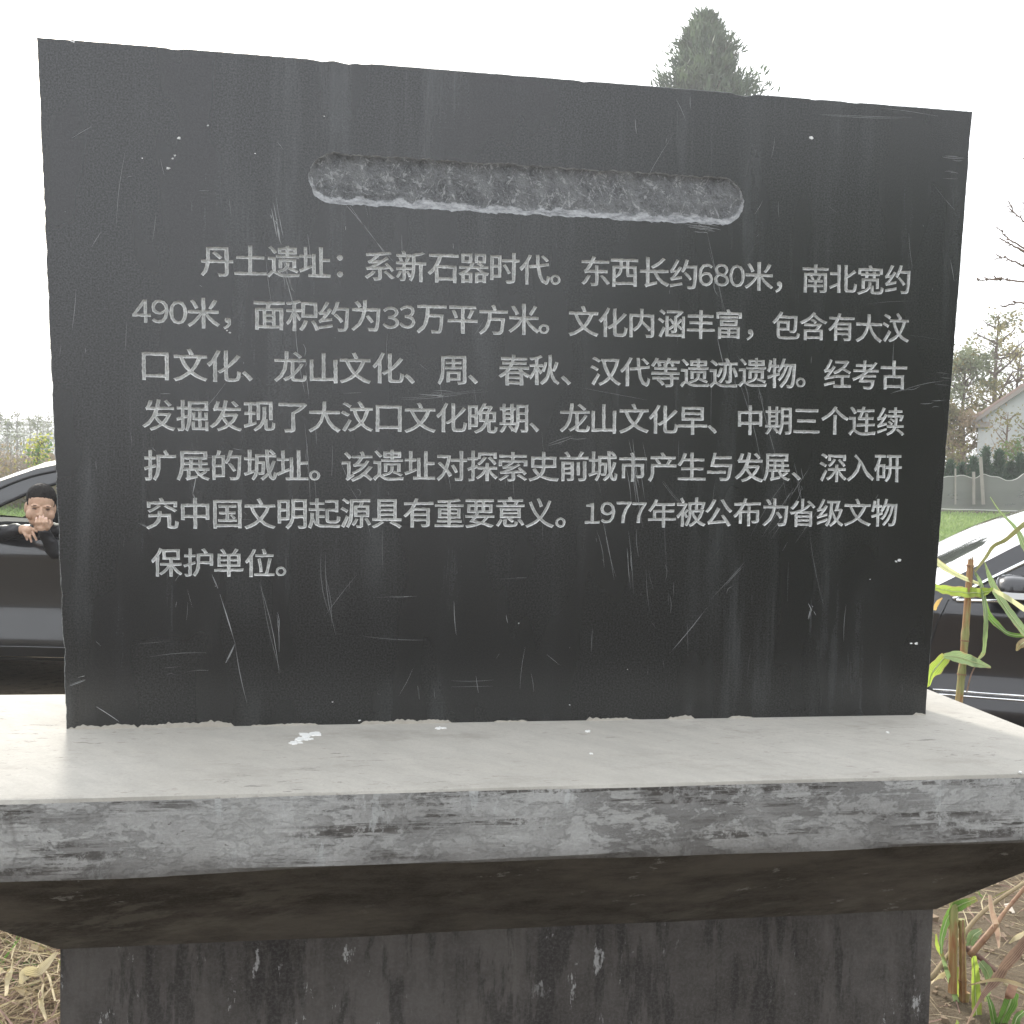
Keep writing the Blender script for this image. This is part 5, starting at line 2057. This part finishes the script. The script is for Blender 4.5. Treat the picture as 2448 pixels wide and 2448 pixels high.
D2 = 2.95
B, iB = plant(2306, D2, 'reddish cut maize stalk with a curving bright green leaf at the foot of the plinth')
stalk([(2309, ground_px(2309, D2) + 8), (2303, 2400), (2301, 2300), (2299, 2198)], [20, 18, 16, 15], D2, m.m, B, iB, (.55,))
leaf([(2302, 2199), (2303, 2300), (2304, 2400), (2305, 2470)], [4, 8, 9, 7], D2 - .02, 'rust', B, inv=iB, rib=False, name='sheath')
leaf([(2250, 2280), (2252, 2240), (2268, 2192), (2291, 2167), (2334, 2148)], [7, 15, 22, 27, 12], D2 - .03, 'green', B, inv=iB)
leaf([(2252, 2284), (2241, 2262), (2238, 2232)], [10, 11, 3], D2 - .01, 'lime', B, inv=iB)
leaf([(2306, 2475), (2296, 2430), (2281, 2375), (2263, 2320), (2251, 2276)], [15, 14, 12, 10, 8], D2 - .03, 'grey', B, inv=iB, rib=False, name='side_shoot')
leaf([(2288, 2310), (2284, 2345), (2287, 2390)], [8, 19, 12], D2 + .04, 'lime', B, inv=iB)
leaf([(2294, 2210), (2283, 2208), (2270, 2222)], [5, 13, 9], D2 + .02, 'rust', B, inv=iB)

D3 = 2.85
C_, iC = plant(2345, D3, 'leafy young maize shoot with broad yellow green blades right of the reddish stalk')
leaf([(2328, 2288), (2332, 2330), (2334, 2390), (2338, 2440), (2345, 2500)], [14, 26, 30, 29, 20], D3, 'lime', C_, inv=iC)
leaf([(2344, 2300), (2362, 2325), (2366, 2355), (2356, 2395)], [16, 26, 22, 8], D3 + .02, 'grey', C_, inv=iC)
leaf([(2361, 2380), (2371, 2410), (2381, 2470)], [6, 14, 18], D3, 'green', C_, inv=iC)
leaf([(2424, 2372), (2412, 2408), (2394, 2446), (2380, 2500)], [22, 36, 34, 24], D3 - .03, 'green', C_, inv=iC)
leaf([(2318, 2262), (2327, 2238), (2348, 2222)], [17, 26, 9], D3 + .05, 'grey', C_, inv=iC)
leaf([(2448, 2418), (2430, 2440), (2420, 2500)], [10, 22, 20], D3 - .05, 'green', C_, inv=iC)
leaf([(2290, 2440), (2289, 2462), (2296, 2500)], [8, 14, 12], D3 - .03, 'lime', C_, inv=iC)
leaf([(2424, 2348), (2414, 2378), (2405, 2388)], [20, 22, 6], D3 - .045, 'rust', C_, inv=iC, rib=False)

GD = 'dry maize canes and leaves on the right'
for lb, pts, w, d, mt in [
    ('long pale maize cane leaning up to the right behind the stalk', [(2225, 2340), (2285, 2260), (2350, 2180), (2460, 2102)], [11, 11, 10, 8], (2.9, 3.0, 3.1, 3.2), 'tan'),
    ('dark purple brown broken cane crossing behind the stalk', [(2270, 2240), (2312, 2270), (2352, 2296), (2390, 2330)], [13, 13, 12, 9], (3.05, 3.02, 3.0, 2.95), 'mauve'),
    ('tan and red cane leaning right under the cap', [(2318, 2285), (2372, 2222), (2402, 2180), (2460, 2110)], [15, 14, 9, 9], (2.98, 3.0, 3.05, 3.1), 'rust'),
    ('pale thin cane lying low across the soil at the right edge', [(2400, 2350), (2448, 2375), (2490, 2390)], [7, 8, 8], (2.9, 2.88, 2.85), 'straw')]:
    P = catmull([at(x, y, z) for (x, y), z in zip(pts, d)], 6)
    mb = MB()
    mb.tube([p - P[0] for p in P], [k * 3 / F_PX / 2 for k in lerp_list(w, len(P))], 8)
    o = mb.build('dry_cane', LM[mt], None, smooth=True, loc=P[0])
    tag(o, lb, 'dry cane', GD)
for lb, pts, w, d, mt in [
    ('large mauve brown withered leaf bent across the right corner', [(2460, 2240), (2412, 2300), (2384, 2338), (2346, 2386), (2312, 2450)], [20, 32, 34, 15, 6], 2.75, 'mauve'),
    ('narrow tan withered leaf lying level over the green blades', [(2460, 2362), (2410, 2346), (2370, 2343), (2313, 2356)], [9, 10, 8, 3], 2.72, 'tan'),
    ('pinkish papery leaf hanging from the cane', [(2366, 2140), (2372, 2180), (2385, 2228), (2389, 2268)], [7, 14, 21, 10], 3.0, 'pink'),
    ('cream papery leaf at the right frame edge', [(2460, 2228), (2430, 2242), (2412, 2256)], [14, 12, 4], 2.95, 'straw'),
    ('cream folded leaf behind the foot of the plinth', [(2230, 2350), (2248, 2336), (2268, 2322)], [14, 15, 6], 3.0, 'straw')]:
    o = leaf(pts, w, d, mt, None, name='withered_leaf', rib=False, fold=.3, twist=1.0)
    tag(o, lb, 'dry leaf', GD)

# --- dry leaves and straw on the left
GL_ = 'dry maize leaves on the left'
for lb, pts, w, mt in [
    ('upright pale dry leaf nearest the left frame edge', [(29, 2294), (24, 2318), (18, 2346), (15, 2378)], [10, 17, 18, 10], 'straw'),
    ('broad crumpled pale leaf beside the pedestal on the left', [(48, 2352), (64, 2326), (96, 2318), (136, 2276)], [7, 32, 27, 8], 'straw'),
    ('pale split leaf low against the left side of the pedestal', [(104, 2354), (97, 2380), (100, 2406), (112, 2440)], [7, 19, 19, 6], 'straw'),
    ('curled tan leaf below the crumpled pale one', [(33, 2361), (58, 2374), (80, 2371)], [6, 14, 5], 'tan'),
    ('grey rolled leaf under the left slope of the moulding', [(72, 2262), (90, 2266), (106, 2272)], [10, 13, 6], 'tan'),
    ('pale flat leaf at the left frame edge', [(-20, 2314), (0, 2320), (34, 2318)], [12, 14, 6], 'straw')]:
    pz = [on_z(x, y, .13 + .02 * (i % 2)) for i, (x, y) in enumerate(pts)]
    dd = [(p - CAM).dot(FWD) for p in pz]
    o = leaf(pts, w, dd, mt, None, name='dry_leaf', rib=False, fold=.3, twist=.8, tilt=.5)
    tag(o, lb, 'dry leaf', GL_)


def litter(name, label, cat, n, u0, u1, d0, d1, mats, L0, L1, w0, w1, seed, hmax=.06, up=.0, clump=0):
    r_ = random.Random(seed)
    mb = MB()
    k = 0
    while k < n:
        u, d = r_.uniform(u0, u1), r_.uniform(d0, d1)
        p = onground(u, d)
        if BX0 - .03 < p.x < BX1 + .03 and BY0 - .03 < p.y < BY1 + .03:
            k += 1
            continue
        if clump and noise.noise(Vector((p.x * 2.6, p.y * 2.6, seed))) < clump:
            k += 1
            continue
        a = r_.uniform(0, 6.28)
        L = r_.uniform(L0, L1)
        el = r_.gauss(0, .16) + up * r_.uniform(.4, 1)
        dr = Vector((math.cos(a) * math.cos(el), math.sin(a) * math.cos(el), math.sin(el)))
        st = p + Vector((0, 0, r_.uniform(0, hmax) if not up else 0))
        bend = Vector((r_.gauss(0, .2), r_.gauss(0, .2), -.15 if up else r_.gauss(0, .12))) * L
        pts = [st, st + dr * L * .5 + bend * .3, st + dr * L + bend]
        pts = [Vector((q.x, q.y, max(q.z, ground_z(q.x, q.y) + .002))) for q in pts]
        w = r_.uniform(w0, w1)
        mb.strip(pts, [w * .7, w, w * .25], Vector((r_.gauss(0, .5), r_.gauss(0, .5), 1)).normalized(), r_.randrange(len(mats)), .12, r_.uniform(-1, 1))
        k += 1
    tag(mb.build(name, mats), label, cat, kind='stuff')


litter('dry_straw', 'tangled dry maize straw covering the soil left of the plinth', 'straw', 6500, -3.2, -1.0, 2.2, 4.3, [LM['straw'], LM['tan'], LM['tan'], LM['mauve']], .06, .36, .002, .007, 4, .09)
litter('dead_grass', 'matted fine dead grass lying between the straw left of the plinth', 'dead grass', 12000, -3.0, -1.0, 2.3, 4.2, [LM['tan'], LM['mauve'], LM['tan']], .05, .22, .0012, .003, 14, .05)
litter('dead_grass', 'fine dry stems strewn on the soil right of the plinth', 'dead grass', 1500, .8, 3.0, 2.3, 4.6, [LM['tan'], LM['mauve'], LM['straw']], .03, .16, .001, .003, 15, .02)
litter('dry_straw', 'thin scatter of straw on the bare soil right of the plinth', 'straw', 900, .8, 3.2, 2.3, 5.0, [LM['straw'], LM['tan'], LM['mauve']], .04, .2, .002, .006, 5, .02)
litter('weed_grass', 'small green weeds growing through the straw left of the plinth', 'weeds', 1500, -3.2, -1.0, 2.2, 4.3, [LM['green'], LM['olive']], .06, .2, .004, .009, 6, .0, .9, .16)
litter('weed_grass', 'low green weed patches on the soil right of the plinth', 'weeds', 1600, 1.0, 3.0, 2.5, 5.0, [LM['green'], LM['olive']], .03, .09, .003, .006, 8, .0, .9, .22)

# clods and small stones
M_CLOD = plain('clod', (.22, .17, .12), .95, .1, .3, 14)
mb = MB()
for k in range(2600):
    u, d = rp.choice((rp.uniform(.9, 2.9), rp.uniform(-2.9, -.9))), rp.uniform(2.3, 4.6)
    s = rp.expovariate(1 / .004) + .002
    s = min(s, .018)
    p = onground(u, d, s * .3)
    if BX0 - .03 < p.x < BX1 + .03 and BY0 - .03 < p.y < BY1 + .03:
        continue
    vs = []
    for i in range(8):
        q = Vector(((1 if i & 1 else -1), (1 if i & 2 else -1), (1 if i & 4 else -1))) * s * rp.uniform(.5, 1)
        vs.append(mb.vert(p + Matrix.Rotation(k, 3, 'Z') @ q))
    for q in ((0, 2, 3, 1), (4, 5, 7, 6), (0, 1, 5, 4), (2, 6, 7, 3), (0, 4, 6, 2), (1, 3, 7, 5)):
        mb.face([vs[i] for i in q])
tag(mb.build('soil_clods', M_CLOD), 'crumbly clods and small stones strewn over the soil by the plinth', 'clods', kind='stuff')
p = on_z(2413, 2183, -.06)
mb = MB()
pp = [p + Vector((x, y, z)) for x, y, z in ((-.011, -.016, .006), (.009, -.018, .010), (.012, .016, .030), (-.009, .018, .026))]
lo = [q - Vector((0, 0, .004)) for q in pp]
ti, bi = [mb.vert(q) for q in pp], [mb.vert(q) for q in lo]
mb.face(ti)
mb.face(bi[::-1])
for k in range(4):
    mb.face((bi[k], bi[(k + 1) % 4], ti[(k + 1) % 4], ti[k]))
tag(mb.build('scrap', plain('pale_scrap', (.68, .60, .50), .8, .1, .1)), 'small pale scrap lying on the bare soil under the right end of the cap', 'litter')
